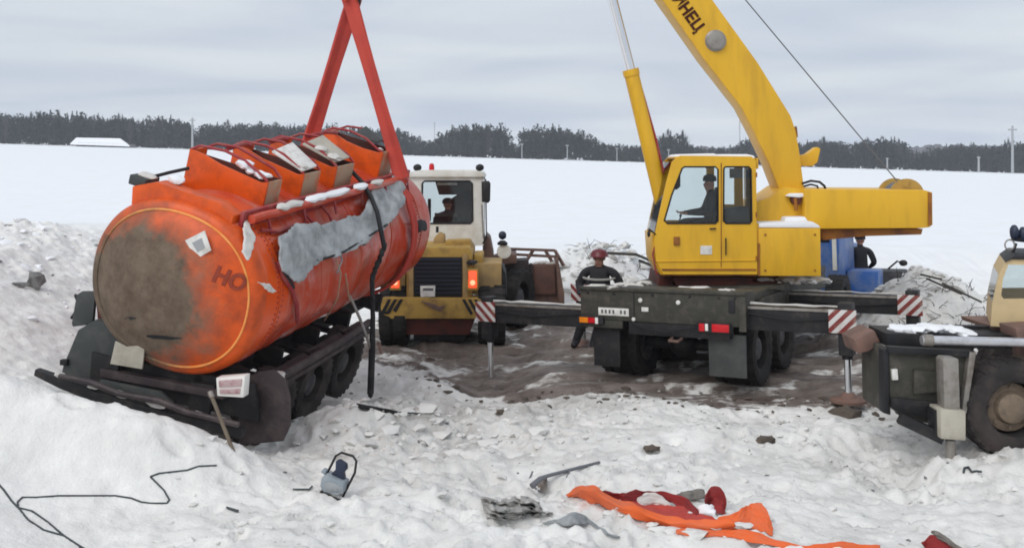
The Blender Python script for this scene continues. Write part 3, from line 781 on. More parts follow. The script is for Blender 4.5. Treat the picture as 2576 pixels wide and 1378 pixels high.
def head_material(base='orange_paint'):
    """orange head with a big spread of dried mud on its lower left"""
    mt = MATS[base].copy(); mt.name = 'muddy_' + base; n, l = mt.node_tree.nodes, mt.node_tree.links
    b = n['Principled BSDF']; old = b.inputs['Base Color'].links[0].from_socket
    tc = n.new('ShaderNodeTexCoord')
    mp = n.new('ShaderNodeMapping'); mp.inputs['Location'].default_value = (.36 / 1.12, 0, .16 / 1.02); mp.inputs['Scale'].default_value = (1 / 1.12, 0, 1 / 1.02)
    l.new(tc.outputs['Object'], mp.inputs[0])
    ln = n.new('ShaderNodeVectorMath'); ln.operation = 'LENGTH'; l.new(mp.outputs[0], ln.inputs[0])
    nz = n.new('ShaderNodeTexNoise'); nz.inputs['Scale'].default_value = 2.6; nz.inputs['Detail'].default_value = 10; nz.inputs['Roughness'].default_value = .68; l.new(tc.outputs['Object'], nz.inputs['Vector'])
    a = n.new('ShaderNodeMath'); a.operation = 'MULTIPLY_ADD'; l.new(nz.outputs['Fac'], a.inputs[0]); a.inputs[1].default_value = .95; l.new(ln.outputs['Value'], a.inputs[2])
    r = n.new('ShaderNodeMapRange'); r.inputs[1].default_value = 1.16; r.inputs[2].default_value = 1.56; r.inputs[3].default_value = .97; r.inputs[4].default_value = 0.0; l.new(a.outputs[0], r.inputs[0])
    n3 = n.new('ShaderNodeTexNoise'); n3.inputs['Scale'].default_value = 4.2; n3.inputs['Detail'].default_value = 10; n3.inputs['Roughness'].default_value = .72; l.new(tc.outputs['Object'], n3.inputs['Vector'])
    mc = n.new('ShaderNodeMix'); mc.data_type = 'RGBA'; r3 = n.new('ShaderNodeMapRange'); r3.inputs[1].default_value = .34; r3.inputs[2].default_value = .66; l.new(n3.outputs['Fac'], r3.inputs[0]); l.new(r3.outputs[0], mc.inputs[0]); mc.inputs[6].default_value = (.078, .064, .045, 1); mc.inputs[7].default_value = (.165, .134, .098, 1)
    m2 = n.new('ShaderNodeMix'); m2.data_type = 'RGBA'; l.new(r.outputs[0], m2.inputs[0]); l.new(old, m2.inputs[6]); l.new(mc.outputs[2], m2.inputs[7])
    l.new(m2.outputs[2], b.inputs['Base Color'])
    rr = n.new('ShaderNodeMapRange'); rr.inputs[3].default_value = .42; rr.inputs[4].default_value = .9; l.new(r.outputs[0], rr.inputs[0]); l.new(rr.outputs[0], b.inputs['Roughness'])
    return mt
rh = head(0, -1, 'rear_head', 'orange_paint'); rh.data.materials.clear(); rh.data.materials.append(head_material()); rh['label'] = 'domed orange rear end caked with brown mud'
head(TLn, 1, 'front_head', 'red_paint')
# bright ring along the rear edge
m = MB(); pts = []
for k in range(97):
    p = sec(2 * math.pi * k / 96, .885); pts.append((p.x, -.164, p.z))
m.tube(pts, .014, 6, cap=False); rg = m.build('edge_ring', 'ring_stripe', rh); rg.data.materials.clear(); rg.data.materials.append(head_material('ring_stripe'))
# mud cracks and dents on the head: dark scars
def on_head(pts2, name, mat, t=.006, parent=rh):
    m = MB(); vs = [Vector((x, head_depth(x, z) - t, z)) for x, z in pts2]; m.prism(vs, (0, t + .01, 0)); return m.build(name, mat, parent)
def hp(px, py):
    v = TL(px, py, -.25)
    for _ in range(6):
        v = TL(px, py, head_depth(v.x, v.z))
    return (v.x, v.z)
def ragged(cx, cy, w, h, n=12, seed=1, slope=0):
    q = random.Random(seed); return [hp(cx + math.cos(6.283 * k / n) * w * q.uniform(.75, 1.15) + 0, cy + math.sin(6.283 * k / n) * h * q.uniform(.6, 1.2) + slope * math.cos(6.283 * k / n) * w) for k in range(n)]
on_head(ragged(410, 848, 45, 6, seed=2, slope=.06), 'scar', 'black')
on_head(ragged(330, 800, 15, 4, seed=3), 'scar', 'dark_steel')
# hazard placard (white diamond)
m = MB(); q4 = [(TL(*p, -.30).x, TL(*p, -.30).z) for p in ((465, 605), (514, 580), (531, 630), (494, 652))]
m.prism([Vector((x, -.30, z)) for x, z in q4], (0, .012, 0)); pl = m.build('hazard_placard', 'white_plate', tk, bevel=.003)
for x, z in ((sum(a for a, b in q4) / 4, sum(b for a, b in q4) / 4),):
    m = MB(); m.tube([(x, -.29, z), (x, -.20, z)], .05, 8); m.build('bracket', 'orange_paint', tk)
    m = MB(); m.prism([Vector((x + (a - x) * .5, -.304, z + (b - z) * .5)) for a, b in q4], (0, .004, 0)); m.build('symbol_panel', 'pole_grey', pl)
# lettering on the head
def head_text(s, px, py, size, mat, name='lettering'):
    vs, fs = text_mesh(s, size, off=.010); cx, cz = hp(px, py); ang = R(-7)
    m = MB(); out = []
    for v in vs:
        x = cx + v.x * math.cos(ang) * 1.05 - v.y * math.sin(ang); z = cz + v.x * math.sin(ang) + v.y * math.cos(ang)
        kk = math.sqrt((x / SA) ** 2 + (z / SB) ** 2); out.append((x, head_depth(x, z) - .012 - .10 * max(0, kk - .70) + v.z, z))
    m.add(out, fs); return m.build(name, mat, rh, smooth=0)
head_text('НО', 578, 704, .235, 'letter_red')

# top tray with its snow-topped rail
def on_shell(y, deg, off): p = sec(R(deg), 1, off); return Vector((p.x, y, p.z))
m = MB(); m.prism([(-.80, -.04, .62), (-.86, -.04, .98), (-.55, -.04, 1.13), (.30, -.04, 1.13), (.52, -.04, 1.04), (.52, -.04, .70)], (0, .22, 0)); m.build('tray_end', 'orange_paint', tk, bevel=.02)
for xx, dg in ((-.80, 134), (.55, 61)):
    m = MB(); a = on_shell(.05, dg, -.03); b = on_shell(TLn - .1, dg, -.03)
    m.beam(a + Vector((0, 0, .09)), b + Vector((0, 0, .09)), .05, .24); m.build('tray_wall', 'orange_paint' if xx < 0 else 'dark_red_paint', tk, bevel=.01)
rail = MB(); rp = []
q = random.Random(4)
for k in range(19):
    y = .12 + (TLn - .5) * k / 18; p = on_shell(y, 60, .13 + .012 * math.sin(k * 1.7)); rp.append(p)
rail.tube(rp, .055, 10); rl = rail.build('side_rail', 'red_paint', tk)
for k in range(6):
    y = .5 + .9 * k; m = MB(); m.tube([on_shell(y, 60, .13), on_shell(y, 50, .0)], .022, 6); m.build('rail_post', 'dark_red_paint', tk)
q = random.Random(9)
m = MB(); segs = ((.7, 1.35), (1.45, 2.75), (2.95, 3.4), (3.55, 3.95))
for a, b in segs:
    sn = []
    nn = max(4, int((b - a) * 8))
    for k in range(nn + 1):
        y = a + (b - a) * k / nn; sn.append(on_shell(y, 61, .185 + q.uniform(-.01, .02)))
    rad = [.02] + [q.uniform(.05, .085) for _ in range(nn - 1)] + [.02]
    m = MB(); m.tube(sn, rad, 8, flat=((0, 0, 1), .6)); m.build('rail_snow', 'clean_snow' if a in (1.45, 2.95) else 'dirty_snow', tk)
# dark fitting on the tray's far corner
m = MB(); m.box(-.95, -.72, .0, .28, .98, 1.10); m.build('tail_fitting', 'grey_plastic', tk, bevel=.015)
m = MB(); m.tube([(-.80, .15, 1.08), (-.62, .3, 1.19), (-.50, .5, 1.26)], .022, 6); m.build('hose', 'black', tk)
m = MB(); m.blob((-.42, .16, 1.17), (.10, .09, .06), 3, 2, .15); m.build('snow_lump', 'clean_snow', tk)
m = MB(); m.blob((-.80, .14, 1.115), (.12, .10, .03), 5, 2, .15); m.build('snow_lump', 'dirty_snow', tk)

# four valve boxes on the crown of the tank
BX = [(.85, .37, .37, -.76, .40), (1.80, .50, .38, -.70, .40), (2.80, .60, .39, -.70, .40), (4.42, .50, .44, -.66, .40)]
for i, (y0, ln_, hh, xa, xb) in enumerate(BX):
    z0, z1 = .86, 1.04 + hh
    lo = .10 if i < 3 else .06                      # right side sits a little lower
    t = .03
    corners = [(xa, y0, z1), (xb, y0, z1 - lo), (xb, y0 + ln_, z1 - lo), (xa, y0 + ln_, z1)]
    m = MB()
    m.prism([(xa, y0, z0), (xb, y0, z0), (xb, y0, z1 - lo), (xb - .10, y0, z1 - lo - .03), ((xa + xb) / 2 + .18, y0, z1 - .10), ((xa + xb) / 2 - .12, y0, z1 - .07), (xa + .22, y0, z1 - .015), (xa, y0, z1)], (0, t, 0))
    bx = m.build('valve_box', 'orange_paint', tk, bevel=.006)
    m = MB(); m.box(xb - t, xb, y0 + t + .002, y0 + ln_, z0, z1 - lo - .004); m.build('side_panel', 'box_side_paint', bx, bevel=.004)
    m = MB(); m.box(xa, xa + t, y0 + t + .002, y0 + ln_, z0, z1 - .004); m.build('side_panel', 'orange_paint', bx, bevel=.004)
    m = MB(); m.box(xa + t + .002, xb - t - .002, y0 + ln_ - t, y0 + ln_, z0, z1 - lo); m.build('front_panel', 'rust_red', bx, bevel=.004)  # dark red puts the shade inside the open box into the colour
    m = MB(); m.box(xa + t + .002, xb - t - .002, y0 + t + .002, y0 + ln_ - t - .002, z0, z1 - lo - .16); m.build('inner_floor', 'black', bx)  # black plate stands in for the shade in the box
    # manhole cover, lid rail and lying snow
    cx, cy = (xa + xb) / 2 - .12, y0 + ln_ * .5
    m = MB(); m.lathe([(.15, 0), (.15, .03), (.13, .05), (.05, .07)], (cx, cy, z1 - lo - .159), (0, 0, 1), 20); m.build('manhole_cover', 'dark_steel', bx)
    pts = [(xa + .01, y0 + .02, z1 - .01), (xa + .12, y0 + .03, z1 + .07), (cx, y0 + .06, z1 + .10), (cx + .3, y0 + .05, z1 + .06), (xb - .10, y0 + .02, z1 - .05), (xb - .02, y0 + .02, z1 - lo)]
    m = MB(); m.tube(pts, .019, 8); m.build('lid_rail', 'dark_red_paint', bx)
    pts = [(xa + .01, y0 + ln_, z1 - .01), (xa + .15, y0 + ln_, z1 + .08), (cx, y0 + ln_, z1 + .12), (xb - .15, y0 + ln_, z1 - .0), (xb - .02, y0 + ln_, z1 - lo)]
    m = MB(); m.tube(pts, .019, 8); m.build('lid_rail', 'dark_red_paint', bx)
# white lids and snow on the boxes
def lid(i, x0, x1, z0, z1, dy, mat, name):
    y0, ln_, hh, xa, xb = BX[i]; zt = 1.04 + hh
    m = MB(); m.prism([(x0, y0 + .01 + dy, zt + z0), (x1, y0 + .03 + dy, zt + z1), (x1 - .02, y0 + ln_ * .9, zt + z1 + .02), (x0 + .03, y0 + ln_ * .9, zt + z0 + .10)], (0, 0, .025)); return m.build(name, mat, tk, bevel=.004)
lid(1, -.12, .36, .05, -.08, -.03, 'white_plate', 'open_lid')
lid(2, -.20, .34, .05, -.06, -.02, 'dull_plate', 'open_lid')
lid(3, -.20, .20, .06, .01, .10, 'grey_plastic', 'open_lid')
q = random.Random(21)
for i, x, dz, s_ in ((0, -.02, -.00, .11), (0, .10, -.05, .08), (0, .24, -.06, .09), (1, .30, -.03, .07), (2, .05, .06, .09), (2, .28, .0, .10), (3, .30, -.05, .05), (0, .33, -.04, .05)):
    y0, ln_, hh, xa, xb = BX[i]
    m = MB(); m.blob((x, y0 + .10, 1.04 + hh + dz), (s_, s_ * 1.2, s_ * .5), int(x * 100) + i, 2, .25); m.build('snow_lump', 'dirty_snow' if i else 'clean_snow', tk)
for i in range(3):
    y0, ln_, hh, xa, xb = BX[i]; y2 = BX[i + 1][0]
    m = MB(); m.tube([(-.45, y0 + ln_, 1.10 + hh), (-.40, (y0 + ln_ + y2) / 2, 1.16 + hh), (-.45, y2, 1.10 + hh)], .03, 8); m.build('grab_rail', 'dark_red_paint', tk)

# weld seams and rivet rows of the shell
for y in (.34, 1.55, 2.75, 3.95, 5.05):
    pts = []
    for k in range(97):
        ph = -math.pi + 2 * math.pi * k / 96; p = sec(ph, 1, dents(y, ph) + .002); pts.append((p.x, y, p.z))
    m = MB(); m.tube(pts, .009, 5, cap=False); m.build('weld_seam', 'red_paint' if y > 1 else 'orange_paint', tk)
m = MB()
for y in (.28, .40, 5.0):
    for k in range(44):
        ph = R(-80 + 140 * k / 43); p = sec(ph, 1, dents(y, ph) + .004); m.blob((p.x, y, p.z), (.012, .012, .012), 1, 1, 0)
o = m.build('rivets', 'dark_red_paint', tk); o['kind'] = 'stuff'
# torn grey insulation on the flank, following the shell
def flank_patch(outline, off, name, mat, seed, wob=.02, parent=tk):
    """outline in (metres along, degrees round); a sheet lying on the shell"""
    ys_ = [p[0] for p in outline]; ds = [p[1] for p in outline]
    ny, nd = int((max(ys_) - min(ys_)) / .03) + 2, int((max(ds) - min(ds)) / 1.4) + 2
    poly = outline
    def inside(y, d):
        c = False; j = len(poly) - 1
        for i in range(len(poly)):
            (xi, yi), (xj, yj) = poly[i], poly[j]
            if (yi > d) != (yj > d) and y < (xj - xi) * (d - yi) / (yj - yi) + xi: c = not c
            j = i
        return c
    gy = np.linspace(min(ys_), max(ys_), ny); gd = np.linspace(min(ds), max(ds), nd)
    ix, vs, fs = {}, [], []
    def vid(i, j):
        if (i, j) not in ix:
            y, d = gy[i], gd[j]
            nb = float(fbm(np.array(y * 3.1 + seed), np.array(d * .09 + seed), 4, .6))
            o_ = off + wob * (nb * 2 + .5) + dents(y, R(d)) * .6 + .012 * math.sin(y * 5 + d * .08)
            p = on_shell(y, d, max(o_, .006)); ix[(i, j)] = len(vs); vs.append(p)
        return ix[(i, j)]
    for i in range(ny - 1):
        for j in range(nd - 1):
            if inside((gy[i] + gy[i + 1]) / 2 + .02 * math.sin(j * .5 + seed), (gd[j] + gd[j + 1]) / 2 + .8 * math.sin(i * .35 + seed)):
                fs.append((vid(i, j), vid(i + 1, j), vid(i + 1, j + 1), vid(i, j + 1)))
    m = MB(); m.add(vs, fs); o = m.build(name, mat, parent, smooth=60)
    so = o.modifiers.new('even', 'SMOOTH'); so.factor = .5; so.iterations = 4
    sm = o.modifiers.new('thickness', 'SOLIDIFY'); sm.thickness = .03; sm.offset = 1
    sb = o.modifiers.new('soften', 'SUBSURF'); sb.levels = sb.render_levels = 1
    return o
def flank(px, py):
    """(metres along, degrees round) of the flank point behind an image point"""
    o = Vector((0, 0, CH)); d = (P(px, py, 1.0) - o).normalized(); ol = TMI @ o; dl = (TMI.to_3x3() @ d)
    a = (dl.x / SA) ** 2 + (dl.z / SB) ** 2; b = 2 * (ol.x * dl.x / SA ** 2 + ol.z * dl.z / SB ** 2); c = (ol.x / SA) ** 2 + (ol.z / SB) ** 2 - 1
    t = (-b - math.sqrt(max(b * b - 4 * a * c, 0))) / (2 * a); h = ol + dl * t
    return (h.y, math.degrees(math.atan2(h.z / SB, h.x / SA)))
fp = lambda L: [flank(*p) for p in L]
ins = flank_patch(fp([(674, 645), (684, 608), (708, 586), (745, 572), (790, 575), (850, 555), (900, 540), (912, 500), (940, 472), (985, 452), (1004, 470), (1002, 520), (985, 548), (960, 580), (930, 595), (900, 622), (850, 648), (805, 660), (775, 665), (765, 690), (742, 712), (715, 716), (688, 692)]), .045, 'torn_insulation', 'insulation', 3.0, .10)
ins['label'] = 'torn grey insulation blanket hanging off the dented flank'
flank_patch(fp([(600, 560), (612, 548), (618, 590), (628, 610), (618, 650), (608, 668), (590, 640), (596, 600)]), .03, 'snow_smear', 'dirty_snow', 7.0, .05)
flank_patch(fp([(632, 712), (655, 722), (682, 738), (672, 748), (650, 735)]), .03, 'snow_smear', 'dirty_snow', 8.0, .04)
flank_patch(fp([(745, 655), (765, 645), (790, 650), (786, 672), (765, 680), (748, 676)]), .05, 'torn_edge', 'grey_cloth', 9.0, .06)
def on_flank(L, off): return [on_shell(*flank(*p), off) for p in L]
def flank_tube(L, r, name, mat, off=.03, n=6):
    pts = on_flank(L, off); o2 = []
    for i in range(len(pts) - 1):
        for k in range(4): o2.append(pts[i].lerp(pts[i + 1], k / 4))
    o2.append(pts[-1]); o2 = [p for p in o2]
    m = MB(); m.tube(o2, r, n); return m.build(name, mat, tk)
flank_tube([(690, 665), (705, 705), (730, 735), (742, 765), (745, 800)], .028, 'band_strap', 'dark_red_paint')
flank_tube([(690, 640), (700, 690), (728, 728)], .022, 'tear_edge', 'black', .05)
flank_tube([(745, 668), (757, 655), (778, 662), (800, 658), (850, 640), (905, 606), (960, 572)], .018, 'tear_edge', 'black', .075)
flank_tube([(645, 585), (690, 590), (722, 575), (745, 570)], .02, 'tear_edge', 'dark_red_paint', .04)
flank_tube([(800, 520), (822, 545), (830, 570), (815, 585)], .025, 'dent_crease', 'dark_red_paint', .02)
flank_tube([(760, 540), (775, 560), (800, 575)], .022, 'dent_crease', 'dark_red_paint', .02)
flank_tube([(838, 690), (850, 660), (846, 640)], .012, 'loose_wire', 'grey_cloth', .05)
flank_tube([(815, 800), (842, 740), (848, 690), (835, 660)], .012, 'loose_wire', 'box_side_paint', .05)
flank_tube([(860, 690), (872, 740), (885, 760)], .012, 'loose_wire', 'box_side_paint', .05)
for L, sd in (([(720, 690), (740, 700), (735, 730), (715, 725)], 1), ([(905, 600), (918, 598), (916, 622), (906, 620)], 2), ([(1040, 560), (1062, 556), (1066, 580), (1046, 592)], 3)):
    flank_patch(fp(L), .01, 'paint_scar', 'dark_red_paint' if sd == 1 else 'black', sd, .02)

# underframe
for sx in (-.48, .48):
    m = MB(); m.box(sx - .06, sx + .06, .05, TLn - .3, -1.28, -1.0); m.build('frame_rail', 'dark_steel', tk, bevel=.01)
for k, y in enumerate((.4, 1.3, 2.35, 3.4, 4.6)):
    m = MB(); m.box(-.9, .9, y - .05, y + .05, -1.16, -.88); m.build('cradle', 'dark_steel', tk, bevel=.01)
WY = (.80, 1.86, 2.92)
for y in WY:
    m = MB(); m.tube([(-1.0, y, -1.47), (1.0, y, -1.47)], .065, 10); m.build('axle', 'dark_steel', tk)
    for sx in (-1, 1):
        wheel(tk, (sx * 1.05, y, -1.47), (sx, 0, 0), .50, .36, tyre='muddy_rubber')
        m = MB(); m.beam((sx * .62, y - .45, -1.36), (sx * .62, y + .45, -1.36), .08, .07); m.build('spring', 'dark_steel', tk)
# muddy side guard over the right wheels
m = MB(); m.prism([(1.02, .35, -.98), (1.26, .35, -1.04), (1.26, .35, -1.10), (1.02, .35, -1.04)], (0, 3.1, 0)); m.build('wheel_cover', 'purple_steel', tk, bevel=.01)
m = MB(); m.tube([(1.20, .45, -.97), (1.22, 1.6, -.96), (1.20, 2.7, -.98), (1.18, 3.5, -.97)], .06, 10); m.build('side_guard', 'purple_steel', tk)
for y in (.6, 1.7, 2.8):
    m = MB(); m.beam((.55, y, -1.05), (1.18, y, -1.0), .05, .08); m.build('guard_bracket', 'dark_steel', tk)
m = MB(); m.blob((1.22, .62, -.92), (.07, .12, .05), 2, 2, .2); m.build('snow_lump', 'dirty_snow', tk)
# right mud flap and rear fender
def rear_prism(L, yl, dy, name, mat, bevel=.01, parent=tk):
    m = MB(); m.prism([TL(a, b, yl) for a, b in L], (0, dy, 0)); return m.build(name, mat, parent, bevel=bevel)
rear_prism([(618, 950), (650, 935), (690, 930), (718, 955), (730, 1000), (730, 1070), (712, 1110), (600, 1120), (600, 1010)], .20, .03, 'mud_flap', 'purple_steel', .02)
# rear bumper, cross beams and lights
m = MB(); a, b = TL(92, 932, -.28), TL(610, 1075, -.28)
m.tube([TL(92, 934, -.30), TL(160, 962, -.28), TL(240, 992, -.26), TL(330, 1016, -.29), TL(430, 1048, -.26), TL(530, 1066, -.30), TL(612, 1088, -.28)], [.06, .085, .09, .085, .095, .085, .08], 4); m.build('bumper', 'dark_steel', tk, bevel=.012)
q = random.Random(31)
for i, (px_, py_) in enumerate(((150, 950), (235, 978), (300, 998), (390, 1024), (500, 1050), (560, 1066))):
    m = MB(); m.blob(TL(px_, py_ - 8, -.30), (q.uniform(.06, .16), .06, .03), i, 2, .3); m.build('bumper_snow', 'dirty_snow', tk)
m = MB(); m.tube([TL(150, 945, -.40), TL(230, 962, -.42), TL(300, 990, -.40), TL(400, 1008, -.42), TL(470, 1036, -.40), TL(600, 1068, -.42)], [.03, .04, .035, .042, .036, .035], 8); m.build('bumper_tube', 'purple_steel', tk)
rear_prism([(250, 928), (560, 985), (560, 1005), (250, 948)], -.10, .10, 'cross_beam', 'purple_steel')
rear_prism([(250, 955), (400, 985), (430, 1010), (445, 1035), (250, 985)], -.16, .05, 'deflector_plate', 'grey_plastic')
rear_prism([(480, 960), (540, 970), (520, 1060), (470, 1048)], -.05, .06, 'bumper_bracket', 'dark_steel')
rear_prism([(300, 900), (640, 965), (650, 1060), (300, 985)], .05, .06, 'rear_cross_member', 'dark_steel')
rear_prism([(290, 858), (318, 872), (364, 868), (357, 928), (277, 915)], -.22, .02, 'rear_plate', 'dull_plate', .003)
tl = rear_prism([(543, 950), (616, 945), (612, 1000), (546, 996)], -.34, .12, 'tail_lamp', 'white_lens', .012)
rear_prism([(550, 957), (608, 953), (606, 972), (551, 974)], -.352, .02, 'lens', 'pink_lens', .004, tl)
rear_prism([(552, 979), (604, 977), (602, 991), (553, 990)], -.352, .02, 'lens', 'pink_lens', .004, tl)
# left mudguard, raised side
rear_prism([(192, 742), (205, 733), (240, 733), (232, 816), (182, 822), (180, 812)], .10, .05, 'reflector_board', 'grey_plastic', .012)
rear_prism([(240, 745), (262, 760), (270, 800), (246, 812)], .10, .10, 'board_bracket', 'rust_red', .01)
rear_prism([(195, 830), (235, 806), (285, 812), (310, 850), (290, 960), (270, 972), (148, 958), (158, 918)], -.02, .42, 'mudguard', 'grey_plastic', .03)
rear_prism([(150, 905), (168, 905), (168, 920), (150, 918)], -.06, .06, 'marker_lamp', 'black', .004)
m = MB(); m.tube([TL(180, 800, .1), TL(200, 770, .3), TL(190, 742, .15)], .02, 6); m.build('board_stay', 'black', tk)
rear_prism([(230, 885), (300, 905), (290, 975), (225, 960)], -.06, .05, 'lamp_board', 'dark_steel', .01)
# dark strap over the shell, its end hanging as a chain
flank_tube([(862, 452), (885, 480), (905, 515), (918, 550), (926, 590), (934, 625)], .035, 'tie_strap', 'black', .19)
pts = on_flank([(934, 625)], .19)
base = TM @ pts[0]
chain = [base, P(936, 700, base.y + .02), P(938, 800, base.y + .05), P(936, 880, base.y + .05), P(932, 990, base.y + .02)]
m = MB(); m.tube(chain, [.03, .034, .036, .05, .05], 8)
q = random.Random(2)
for i in range(22):
    t = i / 21 * (len(chain) - 1); k = min(int(t), len(chain) - 2); c = chain[k].lerp(chain[k + 1], t - k)
    m.blob(c, (.042, .042, .08), i, 1, .2)
m.build('hanging_strap', 'dark_steel', tk, world=True)
m = MB(); m.tube([P(862, 690, base.y + .1), P(880, 745, base.y), P(905, 800, base.y), P(922, 845, base.y + .02), P(934, 880, base.y + .03)], .022, 6); m.build('loose_hose', 'grey_steel', tk, world=True)
m = MB(); m.tube([P(952, 860, base.y - .05), P(960, 890, base.y - .05)], .02, 6); m.build('strap_end', 'rust_steel', tk, world=True)

# ------------------------------------------------------------------ truck crane
CM = Matrix.Translation((2.29, 15.27, 0)) @ Matrix.Rotation(R(-30), 4, 'Z') @ Matrix.Rotation(R(-1.6), 4, 'Y')
cr_ = thing('truck_crane', 'yellow truck crane on outriggers with raised boom and dark chassis', 'crane', CM)
CI = CM.inverted()
def cbox(name, mat, *b, bevel=.012, parent=cr_):
    m = MB(); m.box(*b); return m.build(name, mat, parent, bevel=bevel)
def wprism(L, Y, dy, name, mat, bevel=.012, parent=cr_):
    m = MB(); m.prism([P(a, b, Y) for a, b in L], (0, dy, 0)); return m.build(name, mat, parent, world=True, bevel=bevel)
# carrier chassis
for sx in (-.45, .45): cbox('frame_rail', 'dark_steel', sx - .06, sx + .06, .45, 8.6, .78, 1.12)
rb = cbox('rear_beam', 'olive_steel', -1.34, 1.36, 0, .46, 1.02, 1.53, bevel=.02)
cbox('beam_lip', 'olive_steel', -1.35, 1.37, -.03, .05, 1.49, 1.545, parent=rb)
cbox('corner_post', 'olive_steel', 1.26, 1.37, -.035, -.002, .96, 1.48, parent=rb)
cbox('beam_slot', 'black', 1.10, 1.20, -.012, .01, 1.22, 1.42, parent=rb)
cbox('seam', 'black', -.42, -.405, -.006, .01, 1.03, 1.48, bevel=0, parent=rb)
cbox('lower_bumper', 'dark_steel', -.52, 1.10, .02, .22, .82, 1.018)
cbox('bumper_plate', 'olive_steel', -1.30, -.62, .0, .06, .90, 1.018)
cbox('deck', 'olive_steel', -1.22, 1.22, .47, 5.8, 1.30, 1.42)
cbox('deck_side', 'olive_steel', 1.10, 1.26, 1.2, 5.6, 1.02, 1.30)
cbox('tool_locker', 'dark_steel', -1.2, -.5, 3.4, 5.0, .72, 1.29)
cbox('fuel_tank', 'dark_steel', .62, 1.2, 4.1, 5.4, .62, 1.18, bevel=.06)
m = MB(); m.prism([(1.26, 1.6, 1.42), (1.26, 4.6, 1.42), (1.26, 4.6, 1.30), (1.26, 2.4, 1.30)], (.05, 0, 0)); m.build('deck_gusset', 'olive_steel', cr_)
# number plate and lights
np_ = cbox('number_plate', 'white_plate', -1.02, -.50, -.016, -.002, 1.10, 1.22, bevel=.003)
m = MB()
q = random.Random(1)
for k in range(7):
    if k == 4: continue
    x = -.97 + k * .065; m.box(x, x + .032, -.0195, -.0158, 1.13, 1.19)
o = m.build('plate_marks', 'plate_ink', np_, smooth=0); o['kind'] = 'stuff'
ll = cbox('tail_lamp', 'dark_steel', -1.36, -.92, -.06, -.01, .96, 1.075, bevel=.008)
cbox('indicator_lens', 'orange_lens', -1.33, -1.18, -.075, -.061, .975, 1.06, parent=ll, bevel=.004)
cbox('brake_lens', 'red_lens', -1.175, -1.06, -.075, -.061, .975, 1.06, parent=ll, bevel=.004)
cbox('reversing_lens', 'white_lens', -1.055, -1.005, -.075, -.061, .965, 1.065, parent=ll, bevel=.004)
rl_ = cbox('tail_lamp', 'dark_steel', .62, 1.14, -.06, -.01, .93, 1.075, bevel=.008)
cbox('brake_lens', 'red_lens', .86, 1.12, -.075, -.061, .945, 1.06, parent=rl_, bevel=.004)
cbox('reflector_lens', 'red_lens', .66, .745, -.075, -.061, .945, 1.06, parent=rl_, bevel=.004)
cbox('reversing_lens', 'white_lens', .755, .80, -.075, -.061, .955, 1.06, parent=rl_, bevel=.004)
for x, z, r_ in ((-.30, 1.36, .035), (.32, 1.35, .035), (-.22, 1.22, .0), (-.42, 1.06, .03)):
    m = MB()
    if r_: m.lathe([(r_, 0), (r_, -.02), (r_ * .6, -.03)], (x, -.002, z), (0, 1, 0), 12)
    else: m.box(x - .06, x + .05, -.02, -.002, z - .03, z + .035)
    m.build('marker', 'white_plate', cr_)
# mud flaps and wheels (tandem)
for sx, dz in ((-1, -.04), (1, -.06)):
    cbox('mud_flap', 'grey_plastic' if sx > 0 else 'dark_steel', sx * 1.02 - (.30 if sx > 0 else .18), sx * 1.02 + .28, .16, .19, .30 + dz, .94 + dz, bevel=.006)
for y in (1.05, 2.42, 7.3):
    m = MB(); m.tube([(-1.0, y, .54), (1.0, y, .54)], .09, 10); m.build('axle', 'dark_steel', cr_)
    m = MB(); m.blob((0, y, .56), (.24, .26, .24), 4, 2, .03); m.build('differential', 'dark_steel', cr_)
    for sx in (-1, 1):
        wheel(cr_, (sx * 1.13, y, .54), (sx, 0, 0), .55, .34)
        if y < 5: wheel(cr_, (sx * .77, y, .54), (sx, 0, 0), .55, .32, lugs=18)
# outriggers: beams, jacks, feet and warning boards
stripes('red_white_a', (.62, .60, .58), (.20, .025, .02), (.707, 0, .707), .125)
stripes('red_white_b', (.62, .60, .58), (.20, .025, .02), (.707, 0, -.707), .125)
stripes('black_yellow_a', (.012, .012, .012), (.46, .30, .065), (.707, 0, .707), .15)
stripes('black_yellow_b', (.012, .012, .012), (.46, .30, .065), (.707, 0, -.707), .15)
def outrigger(x0, x1, y, z0, z1, board, zg, foot=True, bw=.38):
    s_ = 1 if x1 > x0 else -1
    a, b = min(x0, x1), max(x0, x1)
    bm_ = cbox('outrigger_beam', 'dark_steel', a, b, y - .13, y + .13, z0, z1, bevel=.015)
    cbox('beam_edge', 'grey_steel', a, b, y - .15, y - .132, z1 - .03, z1 + .008, bevel=0, parent=bm_)
    xe = x1 - s_ * .06
    cbox('jack_housing', 'dark_steel', xe - .10, xe + .10, y - .12, y + .12, z0 - .30, z1 + .10, bevel=.02)
    m = MB(); m.tube([(xe, y, z0 - .28), (xe, y, zg + .06)], .052, 14); m.build('jack_rod', 'chrome', cr_)
    m = MB(); m.lathe([(.075, z0 - .36), (.075, z0 - .29)], (xe, y, 0), (0, 0, 1), 14); m.build('jack_collar', 'black', cr_)
    if foot:
        m = MB(); m.lathe([(.26, zg), (.26, zg + .035), (.12, zg + .06), (.08, zg + .12), (.06, zg + .13)], (xe, y, 0), (0, 0, 1), 20); m.build('outrigger_foot', 'rust_steel', cr_)
    m = MB(); h_ = .33
    cx_, cz_ = xe - s_ * .02, (z0 + z1) / 2 + .02
    m.box(-bw / 2, bw / 2, -.01, .01, -h_ / 2, h_ / 2)
    o = m.build('warning_board', board, cr_, bevel=.004); o.location = (cx_, y - .17, cz_)
    return xe
outrigger(1.3, 2.80, .24, .98, 1.32, 'red_white_b', .02)
outrigger(-1.3, -3.26, .24, .86, 1.18, 'red_white_a', -.28, foot=False)
outrigger(1.2, 3.30, 2.95, .92, 1.22, 'red_white_b', .06)
